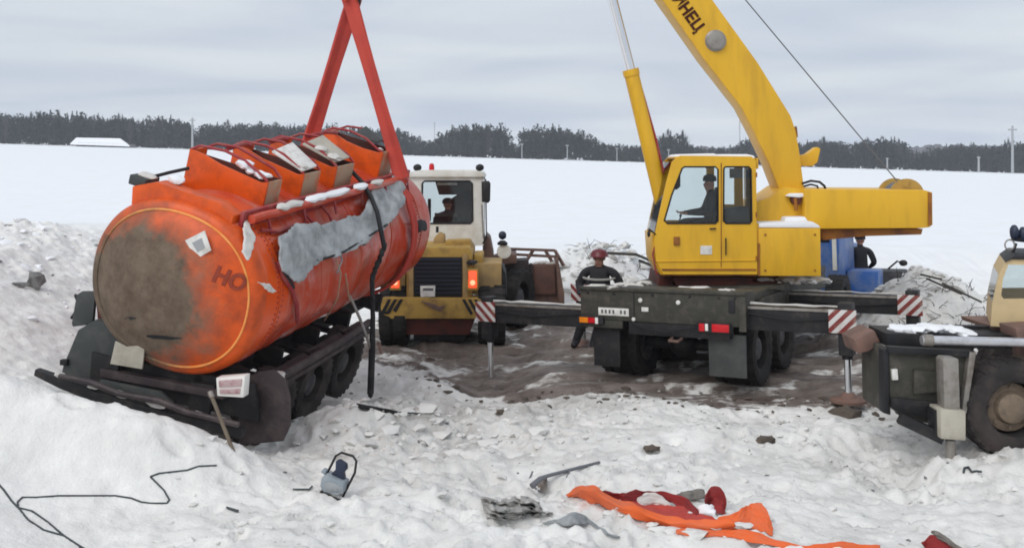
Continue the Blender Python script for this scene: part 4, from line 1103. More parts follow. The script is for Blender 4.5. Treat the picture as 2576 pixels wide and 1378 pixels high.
outrigger(-1.2, -2.80, 2.95, .90, 1.22, 'red_white_a', .03)
m = MB(); m.tube([(-3.20, .24, -.15), (-3.16, .20, -.24), (-3.08, .12, -.36), (-3.0, .05, -.44)], [.07, .085, .085, .05], 10); m.build('jack_boot', 'dark_steel', cr_)

# carrier cab, blue, seen past the counterweight
bl = lambda n_, mt, *b, **k: cbox(n_, mt, *b, **k)
bc = cbox('driver_cab', 'blue_paint', -1.05, 1.10, 7.7, 9.3, .60, 2.62, bevel=.08)
cbox('rear_window', 'dark_glass', .30, .90, 7.685, 7.70, 1.75, 2.35, parent=bc, bevel=.01)
cbox('cab_stripe', 'white_paint', 0.95, 1.04, 7.685, 7.70, 1.15, 2.5, parent=bc, bevel=.004)
cbox('side_window', 'dark_glass', 1.095, 1.11, 8.3, 9.1, 1.85, 2.4, parent=bc, bevel=.004)
cbox('roof_lip', 'blue_paint', -1.05, 1.10, 7.62, 9.36, 2.56, 2.66, parent=bc, bevel=.03)
cbox('hood', 'blue_paint', -.75, .95, 9.3, 10.8, .8, 1.55, bevel=.12)
m = MB(); m.prism([(1.0, 9.2, .72), (1.0, 9.5, .98), (1.0, 10.2, .98), (1.0, 10.8, .66), (1.0, 10.5, .55), (1.0, 9.4, .55)], (1.1, 0, 0)); m.build('fender', 'dark_steel', cr_, bevel=.05)
cbox('filter_tank', 'blue_paint', 1.12, 1.78, 8.3, 8.9, .40, 1.10, bevel=.04)
m = MB(); m.tube([(1.9, 8.8, 1.1), (2.1, 8.8, 1.28), (2.16, 8.8, 1.24)], .02, 6); m.build('mirror_arm', 'black', cr_)
m = MB(); m.blob((2.22, 8.8, 1.24), (.09, .05, .07), 4, 2, .05); m.build('mirror', 'dark_steel', cr_)

# ---- slewing superstructure (faces left), measured in the picture plane
YC = 16.45                                   # near side of the operator cab
sl = Vector((4.05, 17.55, 0))
m = MB(); m.lathe([(.85, 1.36), (.85, 1.48), (.72, 1.50), (.72, 1.60)], sl, (0, 0, 1), 36); m.build('slewing_ring', 'rust_red', cr_, world=True)
wprism([(1690, 697), (1895, 697), (1890, 722), (1705, 722)], 16.7, 1.6, 'turntable_frame', 'rust_red')
wprism([(1660, 690), (1690, 697), (1700, 725), (1655, 722)], 16.9, 1.2, 'turntable_nose', 'rust_red')
cabo = [(1700, 398), (1712, 392), (1890, 394), (1902, 404), (1905, 690), (1668, 690), (1650, 655), (1645, 610), (1648, 585), (1660, 530), (1676, 460), (1690, 408)]
win1 = [(1716, 424), (1722, 420), (1800, 420), (1806, 426), (1806, 556), (1800, 562), (1678, 562), (1671, 556), (1690, 490)]
win2 = [(1824, 420), (1884, 420), (1889, 426), (1891, 556), (1886, 562), (1826, 562), (1820, 556), (1821, 425)]
def near(Y): return lambda a, b, w: P(a, b, YC) + Vector((0, Y - YC + w, 0))
m = MB(); m.panel(cabo, [win1, win2], .04, near(YC)); cb = m.build('operator_cab', 'crane_yellow', cr_, world=True, bevel=0)
WM[cb.name] = full(cr_)
def cpart(mb, name, mat, bevel=.006, parent=cb): return mb.build(name, mat, parent, world=True, bevel=bevel)
CW = .95                                     # cab width
win2f = [(1826, 420), (1880, 420), (1880, 520), (1826, 520)]
m = MB(); m.panel(cabo, [win1, win2f], .04, near(YC + CW)); cpart(m, 'far_side', 'crane_yellow', 0)
def strip(a, b, y0=.04, y1=CW, t=4):
    """skin between the two sides along one edge of the outline"""
    pa, pb = P(*a, YC), P(*b, YC); n = Vector((-(pb - pa).z, 0, (pb - pa).x)).normalized() * (t * YC / F)
    m = MB(); m.prism([pa + Vector((0, y0 + .002, 0)), pb + Vector((0, y0 + .002, 0)), pb + n + Vector((0, y0 + .002, 0)), pa + n + Vector((0, y0 + .002, 0))], (0, y1 - y0 - .004, 0)); return m
cpart(strip((1700, 394), (1902, 396), t=-5), 'roof', 'crane_yellow')
cpart(strip((1905, 562), (1905, 690), t=5), 'rear_wall', 'crane_yellow')
cpart(strip((1904, 398), (1905, 425), t=5), 'rear_header', 'crane_yellow')
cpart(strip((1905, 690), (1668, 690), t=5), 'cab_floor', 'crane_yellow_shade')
cpart(strip((1668, 690), (1650, 655), t=5), 'front_sill', 'crane_yellow')
cpart(strip((1650, 655), (1646, 588), t=5), 'front_apron', 'crane_yellow')
m = strip((1648, 585), (1690, 408), y0=.06, y1=CW - .02, t=1.2); cpart(m, 'windscreen', 'window_glass', 0)
m = strip((1903, 425), (1905, 562), y0=.06, y1=CW - .02, t=1.2); cpart(m, 'rear_glass', 'window_glass', 0)
for w_, yy in ((win1, .018), (win2, .018), (win1, CW + .018), (win2f, CW + .018)):
    m = MB(); m.prism([p + Vector((0, yy, 0)) for p in [P(a, b, YC) for a, b in w_]], (0, .004, 0)); cpart(m, 'window_pane', 'window_glass', 0)
for w_ in (win1, win2):                       # rubber seals
    pts = [P(a, b, YC) + Vector((0, -.004, 0)) for a, b in w_]; m = MB(); m.tube(pts + [pts[0]], .014, 6, cap=False); cpart(m, 'window_seal', 'black', 0)
m = MB(); m.prism([P(a, b, YC - .012) for a, b in ((1813.5, 410), (1815.5, 410), (1815.5, 672), (1813.5, 672))], (0, .011, 0)); cpart(m, 'door_seam', 'crane_yellow_shade', 0)
m = MB(); m.tube([P(1652, 658, YC - .01), P(1905, 655, YC - .01)], .008, 6); cpart(m, 'body_crease', 'crane_yellow', 0)
m = MB(); m.box(-.05, .05, -.03, 0, -.07, .07, Matrix.Translation(P(1702, 606, YC - .001))); cpart(m, 'door_handle', 'crane_yellow_shade', .01)
m = MB(); m.prism([P(a, b, YC - .009) for a, b in ((1762, 618), (1791, 618), (1791, 640), (1762, 640))], (0, .008, 0)); cpart(m, 'sticker', 'white_plate', 0)
m = MB(); m.prism([P(a, b, YC + .05) for a, b in ((1700, 425), (1712, 425), (1712, 470), (1702, 478), (1700, 452))], (0, .3, 0)); cpart(m, 'sun_visor', 'jacket', .01)
m = MB(); m.prism([P(a, b, YC + CW - .08) for a, b in ((1836, 424), (1868, 424), (1868, 448), (1836, 448))], (0, .03, 0)); cpart(m, 'notice', 'grey_cloth', 0)
m = MB(); m.prism([P(a, b, YC + .35) for a, b in ((1800, 500), (1812, 470), (1822, 560), (1822, 640), (1760, 640), (1760, 600), (1800, 592))], (0, .42, 0)); cpart(m, 'seat', 'jacket_grey', .03)
m = MB(); m.prism([P(a, b, YC + .2) for a, b in ((1826, 524), (1884, 520), (1890, 600), (1824, 600))], (0, .35, 0)); cpart(m, 'electric_box', 'grey_plastic', .02)
m = MB(); m.prism([P(a, b, YC + .15) for a, b in ((1660, 570), (1720, 566), (1725, 620), (1655, 620))], (0, .6, 0)); cpart(m, 'console', 'jacket_grey', .02)
m = MB(); m.tube([P(1706, 570, YC + .3), P(1712, 545, YC + .32)], .012, 6); m.blob(P(1712, 542, YC + .32), (.025, .025, .03), 1, 1, .05); cpart(m, 'lever', 'black', 0)
m = MB(); m.tube([P(1650, 590, YC), P(1632, 575, YC - .03), P(1634, 590, YC - .03)], .012, 6); m.blob(P(1632, 588, YC - .03), (.03, .05, .06), 2, 1, .05); m.build('cab_mirror', 'dark_steel', cr_, world=True)
m = MB(); m.tube([P(1650, 610, YC + .02), P(1642, 640, YC), P(1652, 690, YC + .02)], .014, 6); m.build('grab_rail', 'dark_red_paint', cr_, world=True)
# snow on the cab and locker
def snowcap(L, Y, dy, name='snow_cap', mat='clean_snow', bv=.03):
    return wprism(L, Y, dy, name, mat, bv)
snowcap([(1698, 396), (1706, 388), (1795, 386), (1812, 391), (1812, 398)], YC + .05, CW - .1)
snowcap([(1806, 398), (1810, 388), (1880, 388), (1898, 392), (1900, 399)], YC + .02, CW - .04)
wprism([(1908, 574), (2064, 574), (2066, 695), (1908, 694)], YC + .02, 1.0, 'hydraulic_locker', 'crane_yellow', .02)
snowcap([(1908, 573), (1910, 562), (2045, 558), (2060, 566), (2066, 574)], YC + .03, .95)
snowcap([(1972, 562), (1976, 546), (2026, 545), (2036, 560)], YC + .35, .5)
wprism([(1907, 612), (1912, 612), (1912, 694), (1907, 694)], YC + .005, .02, 'locker_edge', 'crane_yellow_shade', 0)
# boom foot bracket and winch frame
wprism([(1890, 512), (1938, 496), (1975, 470), (2032, 478), (2034, 575), (1890, 575)], 17.05, 1.15, 'boom_bracket', 'crane_yellow', .02)
m = MB(); m.lathe([(.09, -.06), (.09, .05), (.05, .06)], P(2002, 503, 17.0), (0, 1, 0), 16); m.build('bracket_pin', 'rust_red', cr_, world=True)
snowcap([(1978, 494), (1990, 487), (2030, 486), (2034, 494), (2010, 498)], 16.92, .25)
m = MB(); m.tube([P(2000, 498, 16.95), P(2003, 530, 16.95)], .03, 8); m.build('hydraulic_valve', 'crane_yellow_shade', cr_, world=True)
wprism([(2024, 478), (2034, 476), (2325, 478), (2346, 484), (2347, 566), (2338, 572), (2320, 574), (2036, 576), (2024, 570)], 16.85, 1.75, 'counterweight', 'crane_yellow', .02)
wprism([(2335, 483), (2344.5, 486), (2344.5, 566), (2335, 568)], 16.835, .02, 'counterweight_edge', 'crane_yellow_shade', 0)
wprism([(2062, 577), (2322, 576), (2318, 590), (2180, 594), (2072, 604)], 17.0, 1.45, 'shaded_underside', 'crane_yellow_shade', .01)  # yellow underside of the tail, its shadow put into the colour
wprism([(2150, 590), (2178, 590), (2176, 597), (2154, 598)], 17.3, .6, 'tail_bracket', 'rust_red', .01)
m = MB(); c = P(2265, 492, 17.5); r_ = 43 * 17.5 / F
m.lathe([(r_, -.30), (r_, -.26), (r_ * .7, -.25), (r_ * .7, .25), (r_, .26), (r_, .30)], c, (0, 1, 0), 36); m.build('winch_drum', 'loader_yellow', cr_, world=True)
m = MB()
for k in range(12): m.lathe([(r_ * .74, -.23 + k * .038), (r_ * .77, -.21 + k * .038), (r_ * .74, -.195 + k * .038)], c, (0, 1, 0), 28)
o = m.build('wound_rope', 'rope_steel', cr_, world=True); o['kind'] = 'stuff'
m = MB(); m.tube([P(2018, 462, 17.3), P(2040, 455, 17.3), P(2062, 458, 17.3), P(2074, 468, 17.3), P(2078, 482, 17.3)], .022, 8); m.build('hydraulic_hose', 'black', cr_, world=True)
m = MB(); m.tube([P(2018, 470, 17.4), P(2040, 464, 17.4), P(2056, 468, 17.4), P(2060, 482, 17.4)], .018, 8); m.build('hydraulic_hose', 'black', cr_, world=True)
# boom
YB = 17.55
SH = .17                                      # the boom swings a little towards us as it rises to the left
def shear(v): return Vector((v.x, v.y + SH * (v.x - 4.58), v.z))
def bp(L, y0, dy, name, mat, bevel=.015):
    m = MB(); m.prism([shear(P(a, b, YB) + Vector((0, y0, 0))) for a, b in L], (0, dy, 0)); return m.build(name, mat, cr_, world=True, bevel=bevel)
bp([(984, -900), (1641, 0), (1755, 155), (1851, 272), (1888, 340), (1924, 413), (1950, 478), (1966, 508), (2006, 504), (2015, 478), (2001, 376), (1992, 330), (1979, 293), (1893, 162), (1769, 0), (1112, -900)], -.30, .60, 'boom_section', 'crane_yellow', .02)
bp([(760, -1160), (1000, -880), (1096, -880), (856, -1160)], -.22, .44, 'boom_section', 'crane_yellow', .02)
bp([(1997, 394), (2030, 388), (2056, 370), (2066, 374), (2058, 408), (2045, 418), (2003, 418)], -.12, .24, 'boom_lug', 'crane_yellow')
bp([(1990, 322), (2000, 318), (2003, 345), (1996, 350)], -.20, .4, 'boom_stop', 'crane_yellow_shade')
bd = Vector((-.59, 0, .807)); bd = Vector((bd.x, bd.x * SH, bd.z)).normalized()
tip = shear(P(800, -1150, YB))
m = MB(); m.lathe([(.24, -.16), (.24, -.13), (.19, -.10), (.19, .10), (.24, .13), (.24, .16)], tip + Vector((0, 0, .05)), (0, 1, 0), 24); m.build('head_sheave', 'dark_steel', cr_, world=True)
sp_ = shear(P(1785, 112, YB) + Vector((0, -.30, 0)))
m = MB(); m.lathe([(.185, .0), (.185, -.03), (.15, -.05), (.15, -.075), (.11, -.085), (.02, -.09)], sp_, (0, 1, 0), 28); m.build('boom_pin_cap', 'grey_steel', cr_, world=True)
# lettering running down the boom
def boom_text(s, size, c_px):
    vs, fs = text_mesh(s, size, off=.012); ctr = P(*c_px, YB) + Vector((0, -.304, 0))
    u = Vector((.595, 0, -.804)); v_ = Vector((.804, 0, .595))
    m = MB(); m.add([shear(ctr + u * p.x * .90 + v_ * p.y + Vector((0, -.002 - abs(p.z), 0))) for p in vs], fs)
    return m.build('lettering', 'letter_brown', cr_, world=True, smooth=0)
boom_text('ИНЕЦ', .285, (1715, 45))
# lift cylinder
lc0, lc1 = P(1668, 520, 17.15), P(1588, 184, 17.05); ld = (lc1 - lc0).normalized()
m = MB(); m.tube([lc0, lc1], .128, 24); m.build('lift_cylinder', 'crane_yellow', cr_, world=True)
m = MB(); m.tube([lc1 - ld * .05, lc1 + ld * .06], .142, 24); m.build('cylinder_gland', 'crane_yellow', cr_, world=True)
lc2 = P(1478, -245, 17.0)
m = MB(); m.tube([lc1, lc2], .088, 24); m.build('piston_rod', 'chrome', cr_, world=True)
m = MB(); m.tube([lc0 + Vector((.09, -.1, .2)), lc0.lerp(lc1, .5) + Vector((.15, -.02, 0)), lc1 + Vector((.13, 0, -.1))], .02, 6); m.build('cylinder_pipe', 'dark_red_paint', cr_, world=True)
m = MB(); m.beam(lc2 - ld * .1, lc2 + ld * .35, .3, .24, up=(1, 0, 0)); m.build('rod_eye', 'crane_yellow', cr_, world=True, bevel=.02)
# hoist rope, fall and hook
HK = Vector((-2.62, 16.25, 6.30))
m = MB(); m.tube([P(2262, 462, 17.5), P(1875, 0, 17.3), tip + Vector((.1, 0, .28))], .011, 6); m.build('hoist_rope', 'rope_steel', cr_, world=True)
for dx in (-.09, .09):
    m = MB(); m.tube([Vector((HK.x + dx * 1.2, tip.y, tip.z)), HK + Vector((dx, 0, .55))], .011, 6); m.build('fall_rope', 'rope_steel', cr_, world=True)
m = MB(); m.box(-.20, .20, -.10, .10, .16, .62, Matrix.Translation(HK)); hb = m.build('hook_block', 'dark_steel', cr_, world=True, bevel=.05)
m = MB(); m.tube([HK + Vector((0, 0, .2)), HK + Vector((0, 0, .05)), HK + Vector((.13, 0, -.05)), HK + Vector((.10, 0, -.18)), HK + Vector((-.04, 0, -.20)), HK + Vector((-.13, 0, -.10))], [.05, .05, .055, .06, .05, .02], 12); m.build('hook', 'dark_steel', cr_, world=True)
# fittings: hinges, handles, bolts, hoses, pipes
for y_ in (440, 540, 650):
    m = MB(); m.tube([P(1903, y_ - 6, YC - .012), P(1903, y_ + 6, YC - .012)], .014, 8); cpart(m, 'hinge', 'crane_yellow_shade', 0)
m = MB(); m.tube([P(1826, 600, YC - .002), P(1826, 600, YC - .04), P(1826, 640, YC - .04), P(1826, 640, YC - .002)], .012, 6); cpart(m, 'grab_handle', 'black', 0)
m = MB(); m.tube([P(1800, 575, YC - .002), P(1800, 575, YC - .03), P(1785, 576, YC - .03)], .012, 6); cpart(m, 'latch', 'black', 0)
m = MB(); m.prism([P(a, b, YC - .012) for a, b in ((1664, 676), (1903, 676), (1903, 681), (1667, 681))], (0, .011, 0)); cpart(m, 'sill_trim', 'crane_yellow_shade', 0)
m = MB(); m.tube([P(1662, 560, YC + .3), P(1680, 470, YC + .25)], .008, 5); cpart(m, 'wiper', 'black', 0)
for a, b in ((1925, 590), (2050, 590), (1925, 680), (2050, 680)):
    m = MB(); m.lathe([(.02, 0), (.02, -.012), (.008, -.016)], P(a, b, YC + .018), (0, 1, 0), 8); m.build('locker_bolt', 'crane_yellow_shade', cr_, world=True)
for x in (-1.2, -.75, -.1, .5, .95, 1.2):
    m = MB(); m.lathe([(.022, 0), (.022, -.02), (.01, -.026)], (x, -.001, 1.45), (0, 1, 0), 8); m.build('beam_bolt', 'dark_steel', cr_)
m = MB(); m.tube([(-.45, -.03, 1.02), (-.2, -.06, .93), (.1, -.05, .90), (.4, -.05, .96), (.6, -.04, 1.0)], .016, 6); m.build('brake_hose', 'black', cr_)
m = MB(); m.tube([(.2, .02, .8), (.2, -.12, .78), (.35, -.14, .78), (.35, .02, .8)], .022, 8); m.build('tow_loop', 'rust_steel', cr_)
for y_ in (1.5, 2.2, 3.6, 4.4):
    m = MB(); m.tube([(1.27, y_, 1.1), (1.31, y_ + .2, .98), (1.28, y_ + .5, 1.06)], .016, 6); m.build('air_pipe', 'black', cr_)
for x0_, x1_, y_, z_ in ((1.35, 2.7, .24, 1.345), (-1.35, -3.1, .24, 1.205), (1.3, 3.2, 2.95, 1.245)):
    q_ = random.Random(int(x1_ * 10)); m = MB()
    pts = [(x0_ + (x1_ - x0_) * k / 10, y_ + q_.uniform(-.05, .05), z_ + q_.uniform(0, .012)) for k in range(11)]
    m.tube(pts, [q_.uniform(.015, .05) for _ in range(11)], 6, flat=((0, 0, 1), .5)); m.build('beam_snow', 'dirty_snow', cr_)
    m = MB(); m.tube([(x0_, y_ - .16, z_ - .12), ((x0_ + x1_) / 2, y_ - .17, z_ - .20), (x1_ - .1 * (1 if x1_ > 0 else -1), y_ - .16, z_ - .14)], .014, 6); m.build('jack_hose', 'black', cr_)
# lying snow on the rear deck
q = random.Random(3)
for i, (px_, py_, Y_) in enumerate(((1560, 716, 15.9), (1590, 718, 16.2), (1620, 712, 16.6), (1725, 726, 15.6), (1760, 725, 15.5), (1835, 732, 15.05), (1815, 733, 15.1), (1500, 719, 16.1), (1540, 725, 15.75))):
    m = MB(); c = P(px_, py_, Y_); m.blob(c, (q.uniform(.08, .22), .12, .035), i, 2, .3); m.build('deck_snow', 'dirty_snow', cr_, world=True)
for i in range(11):
    c = P(1915 + i * 16, 703 + (i % 3) * 3, 16.9 + i * .05); m = MB(); m.blob(c, (.12, .14, .05), i + 50, 2, .35); m.build('deck_snow', 'dirty_snow' if i % 2 else 'clean_snow', cr_, world=True)

# ------------------------------------------------------------------ sling round the tank
sg = thing('lifting_sling', 'orange-red webbing sling hanging from the crane hook round the tanker', 'sling', HK)
def ribbon(pts, w, t, sidev, name, mat, parent, world=True):
    """flat webbing along pts, with a rolled middle"""
    pts = [Vector(p) for p in pts]; vs, fs = [], []
    prof = [(-1, 0), (-.85, 1), (-.35, .75), (-.1, .35), (.1, .35), (.4, .8), (.85, 1), (1, 0), (.8, -1), (.3, -.7), (-.3, -.7), (-.8, -1)]
    for i, p in enumerate(pts):
        d = (pts[min(i + 1, len(pts) - 1)] - pts[max(i - 1, 0)]).normalized(); sv = Vector(sidev[i] if isinstance(sidev, list) else sidev)
        s_ = (sv - d * sv.dot(d)).normalized(); n_ = d.cross(s_).normalized(); ww = w[i] if isinstance(w, list) else w
        for a, b in prof: vs.append(p + s_ * a * ww / 2 + n_ * b * t / 2)
    k = len(prof)
    for i in range(len(pts) - 1):
        for j in range(k): fs.append((i * k + j, i * k + (j + 1) % k, (i + 1) * k + (j + 1) % k, (i + 1) * k + j))
    fs += [tuple(range(k)), tuple((len(pts) - 1) * k + j for j in range(k))]
    m = MB(); m.add(vs, fs); return m.build(name, mat, parent, world=world, smooth=50)
YS = 4.62
def ring(deg, off=.05): return TM @ on_shell(YS, deg, off)
hook_pt = HK + Vector((0, 0, -.12))
def resample(pts, n):
    out = []
    for i in range(len(pts) - 1):
        for k in range(n): out.append(Vector(pts[i]).lerp(Vector(pts[i + 1]), k / n))
    return out + [Vector(pts[-1])]
rt = ring(58, .20); lt = ring(138, .16)
ribbon(resample([hook_pt + Vector((-.04, -.03, 0)), rt], 8), .26, .07, [(1, -.75 * math.sin(k * .39), .35) for k in range(9)], 'right_leg', 'sling_red', sg)
ribbon(resample([hook_pt + Vector((.04, .03, 0)), lt], 8), .26, .07, [(1, .9 * math.sin(k * .39), -.35) for k in range(9)], 'left_leg', 'sling_red', sg)
ax = list(TA)
ribbon([rt] + [ring(d, .10 if d > 40 else .05) for d in range(52, -106, -8)] + [ring(d, .05) for d in range(-108, -225, -10)] + [lt], .20, .05, [(1, 0, .35)] + [tuple(TA)] * (20 + 12) + [(1, 0, -.35)], 'belly_band', 'sling_red', sg)
lp0 = [hook_pt + Vector((.11 * math.cos(t), -.06, .10 * math.sin(t) + .02)) for t in np.linspace(-.9, 4.04, 14)]
ribbon(lp0, .20, .05, (0, 1, 0), 'hook_loop', 'sling_orange', sg)

# ------------------------------------------------------------------ wheel loader behind the tanker
LY = 18.7
lo_ = thing('wheel_loader', 'mud-yellow wheel loader with white cab seen from behind the tanker', 'loader', (-1.56, 19.5, 0))
def lp(L, Y, dy, name, mat, bevel=.012, parent=lo_):
    m = MB(); m.prism([P(a, b, Y) for a, b in L], (0, dy, 0)); return m.build(name, mat, parent, world=True, bevel=bevel)
def rect(a, b, c, d): return [(a, b), (c, b), (c, d), (a, d)]
# counterweight with stripes
lp([(955, 752), (968, 748), (1200, 750), (1212, 756), (1212, 792), (1195, 802), (985, 802), (960, 792)], LY, .5, 'rear_counterweight', 'loader_yellow', .03)
for k, (x, d) in enumerate(((962, -1), (1166, 1))):
    for j in range(3):
        x0 = x + j * 15
        L = [(x0 + 14, 753), (x0 + 22, 753), (x0 + 4, 792 - 3 * j if d < 0 else 792), (x0 - 4 if d < 0 else x0 - 4, 786 - 3 * j if d < 0 else 786)]
        if d > 0: L = [(x0 - 4, 753), (x0 + 4, 753), (x0 + 24, 788), (x0 + 18, 793)]
        lp(L, LY - .012, .01, 'warning_stripe', 'black', 0)
lp([(1060, 757), (1095, 766), (1104, 772), (1120, 768), (1108, 784), (1092, 778), (1065, 762)], LY - .05, .05, 'tow_hook', 'rust_steel', .008)
# engine hood with grille
lp([(1022, 640), (1030, 622), (1180, 622), (1188, 636), (1188, 752), (1022, 752)], LY + .14, 1.55, 'engine_hood', 'loader_yellow', .03)
lp(rect(1041, 647, 1162, 748), LY + .11, .06, 'radiator_grille', 'black', .006)
for k in range(9): lp(rect(1044, 652 + k * 10.4, 1159, 654.5 + k * 10.4), LY + .085, .03, 'grille_slat', 'navy', 0)
lp(rect(1164, 640, 1176, 752), LY + .10, .05, 'grille_post', 'loader_tan', .008)
lp(rect(1028, 640, 1040, 752), LY + .10, .05, 'grille_post', 'loader_tan', .008)
pl_ = lp([(1057, 719), (1095, 718), (1094, 746), (1058, 747)], LY + .03, .02, 'number_plate', 'white_plate', .003)
lp(rect(1064, 725, 1090, 731), LY + .026, .006, 'plate_marks', 'plate_ink', 0, pl_)
# rear fenders with lamps
for (a, b, c, d, x0) in ((958, 668, 1020, 752, 984), (1190, 662, 1262, 742, 1179)):
    lp(rect(a, b, c, d), LY + .35, 1.2, 'rear_fender', 'loader_tan', .03)
    f_ = lp([(x0 - 4, 676), (x0 + 24, 676), (x0 + 24, 730), (x0 - 4, 730)], LY + .06, .10, 'lamp_box', 'loader_yellow', .01)
    l_ = lp(rect(x0, 682, x0 + 20, 724), LY + .035, .03, 'tail_lamp', 'tail_glow', .008)
    c = P(x0 + 10, 711, LY + .03); m = MB(); m.lathe([(.05, 0), (.045, -.012), (.01, -.02)], c, (0, 1, 0), 14); m.build('bulb', 'tail_spot', l_, world=True)
lp(rect(1192, 640, 1215, 662), LY + .4, .9, 'fender_top', 'loader_yellow', .02)
m = MB(); m.blob(P(1187, 660, LY + .1), (.10, .12, .05), 3, 2, .2); m.build('hood_latch', 'dark_steel', lo_, world=True)
# underbody and tyres
lp([(985, 803), (1195, 803), (1180, 842), (1000, 842)], LY + .15, 1.2, 'rear_axle_frame', 'rust_red', .02)
for px_ in (995, 1238):
    c = P(px_, 800, LY + .62); c.z = .58; s_ = -1 if px_ < 1100 else 1
    wheel(lo_, c, (s_, 0, 0), .62, .50, world=True, lugs=20)
lp(rect(1040, 830, 1170, 858), LY + .3, .6, 'axle_case', 'dark_steel', .03)
lp([(1262, 668), (1272, 690), (1275, 748), (1262, 748)], LY + .4, 1.0, 'fender_flap', 'dark_steel', .01)
# cab: white posts and roof with see-through windows
CY = 20.35
def cn(dy): return lambda a, b, w: P(a, b, CY) + Vector((0, dy + w, 0))
co = [(1030, 446), (1042, 436), (1205, 436), (1216, 446), (1216, 618), (1030, 618)]
wr_ = [(1062, 462), (1068, 456), (1182, 456), (1188, 462), (1189, 556), (1183, 562), (1068, 562), (1062, 556)]
m = MB(); m.panel(co, [wr_], .06, cn(0)); lc = m.build('cab', 'white_paint', lo_, world=True)
WM[lc.name] = full(lo_)
wf = [(1050, 456), (1196, 456), (1200, 575), (1048, 575)]
m = MB(); m.panel(co, [wf], .06, cn(1.35)); m.build('cab_front', 'white_paint', lc, world=True)
lp([(1026, 446), (1032, 432), (1060, 428), (1190, 428), (1214, 433), (1220, 446)], CY - .08, 1.6, 'cab_roof', 'white_paint', .03)
for x0, x1 in ((1030, 1036), (1210, 1216)):
    lp(rect(x0, 560, x1, 618), CY + .061, 1.285, 'cab_side', 'white_paint', .004)
    lp(rect(x0 + 1, 447, x1 - 1, 559), CY + .061, 1.285, 'side_glass', 'window_glass', 0)
m = MB(); m.prism([P(a, b, CY + .03) for a, b in wr_], (0, .004, 0)); m.build('rear_glass', 'window_glass', lc, world=True)
m = MB(); m.prism([P(a, b, CY) + Vector((0, 1.38, 0)) for a, b in wf], (0, .004, 0)); m.build('windscreen', 'window_glass', lc, world=True)
pts = [P(a, b, CY - .004) for a, b in wr_]; m = MB(); m.tube(pts + [pts[0]], .018, 6, cap=False); m.build('window_seal', 'black', lc, world=True)
lp([(1095, 458), (1186, 458), (1184, 478), (1160, 490), (1104, 490)], CY + .6, .25, 'roof_lining', 'jacket_grey', .01)
lp(rect(1100, 460, 1150, 466), CY + .55, .05, 'cab_light', 'white_plate', .004)
lp([(1128, 535), (1135, 500), (1178, 470), (1186, 470), (1187, 562), (1120, 562)], CY + .95, .06, 'door_frame', 'jacket_grey', .01)
lp(rect(1076, 500, 1084, 556), CY + .9, .05, 'steering_post', 'black', .01)
lp([(1090, 545), (1150, 545), (1156, 610), (1084, 610)], CY + .35, .4, 'seat', 'jacket', .03)
lp(rect(1093, 536, 1146, 546), CY + .3, .08, 'seat_label', 'grey_plastic', .01)
# roof lamps and mirror
for x, mt in ((1050, 'dark_steel'), (1086, 'red_lens'), (1207, 'dark_steel')):
    c = P(x, 428, CY + .1); m = MB()
    if mt == 'red_lens': m.lathe([(.055, 0), (.055, .08), (.04, .13), (.01, .14)], c, (0, 0, 1), 14)
    else: m.blob(c + Vector((0, 0, .05)), (.09, .09, .075), 1, 2, .02)
    m.build('beacon' if mt == 'red_lens' else 'work_lamp', mt, lo_, world=True)
lp([(1211, 457), (1230, 455), (1234, 462), (1233, 505), (1228, 511), (1212, 508)], CY - .15, .06, 'mirror', 'dark_steel', .012)
m = MB(); m.tube([P(1205, 440, CY), P(1222, 452, CY - .12), P(1224, 600, CY - .1), P(1214, 612, CY)], .013, 6); m.build('mirror_arm', 'black', lo_, world=True)
m = MB(); m.tube([P(1212, 515, CY - .05), P(1216, 600, CY - .05)], .015, 6); m.build('hand_rail', 'grey_steel', lo_, world=True)
# exhaust stack clutter on the hood
lp([(1086, 620), (1092, 598), (1104, 585), (1118, 590), (1120, 622)], LY + 1.1, .3, 'air_cleaner', 'loader_tan', .03)
lp([(1120, 606), (1182, 604), (1188, 622), (1118, 622)], LY + .7, .5, 'hood_top', 'loader_yellow', .02)
m = MB(); m.tube([P(1100, 585, LY + 1.2), P(1100, 570, LY + 1.2)], .03, 8); m.build('pre_cleaner', 'dark_steel', lo_, world=True)
# articulated front with raised bucket to the right
lp([(1214, 615), (1222, 590), (1232, 600), (1240, 640), (1240, 662), (1214, 662)], 20.6, 1.0, 'lift_tower', 'rust_steel', .03)
lp([(1236, 650), (1262, 640), (1300, 640), (1300, 662), (1240, 668)], 21.0, .8, 'lift_arm', 'rust_steel', .03)
m = MB(); m.tube([P(1262, 650, 20.4), P(1264, 605, 20.4)], .025, 8); m.build('lamp_post', 'black', lo_, world=True)
m = MB(); m.blob(P(1264, 592, 20.4), (.085, .085, .09), 2, 2, .02); m.build('turn_lamp', 'navy', lo_, world=True)
m = MB(); m.lathe([(.10, 0), (.11, .04), (.05, .09)], P(1264, 616, 20.4), (0, 0, 1), 16); m.build('lamp_bracket', 'black', lo_, world=True)
m = MB(); m.lathe([(.14, 0), (.15, .05), (.10, .10), (.03, .12)], P(1268, 633, 20.35), (0, 1, 0), 18); m.build('head_lamp', 'white_paint', lo_, world=True)
for px_ in (1296,):
    c = P(px_, 780, 21.3); c.z = .62
    wheel(lo_, c, (.93, -.36, 0), .62, .46, world=True, lugs=20)
BY = 22.2
bk = lp([(1268, 668), (1335, 664), (1404, 664), (1416, 745), (1420, 790), (1268, 790)], BY, .05, 'bucket', 'rust_steel', .01)
lp([(1268, 655), (1330, 652), (1336, 740), (1330, 770), (1270, 770)], BY - .5, .5, 'bucket_back', 'purple_steel', .06)
lp([(1340, 668), (1396, 668), (1398, 740), (1340, 740)], BY - .10, .09, 'bucket_rib', 'bucket_brown', .015)
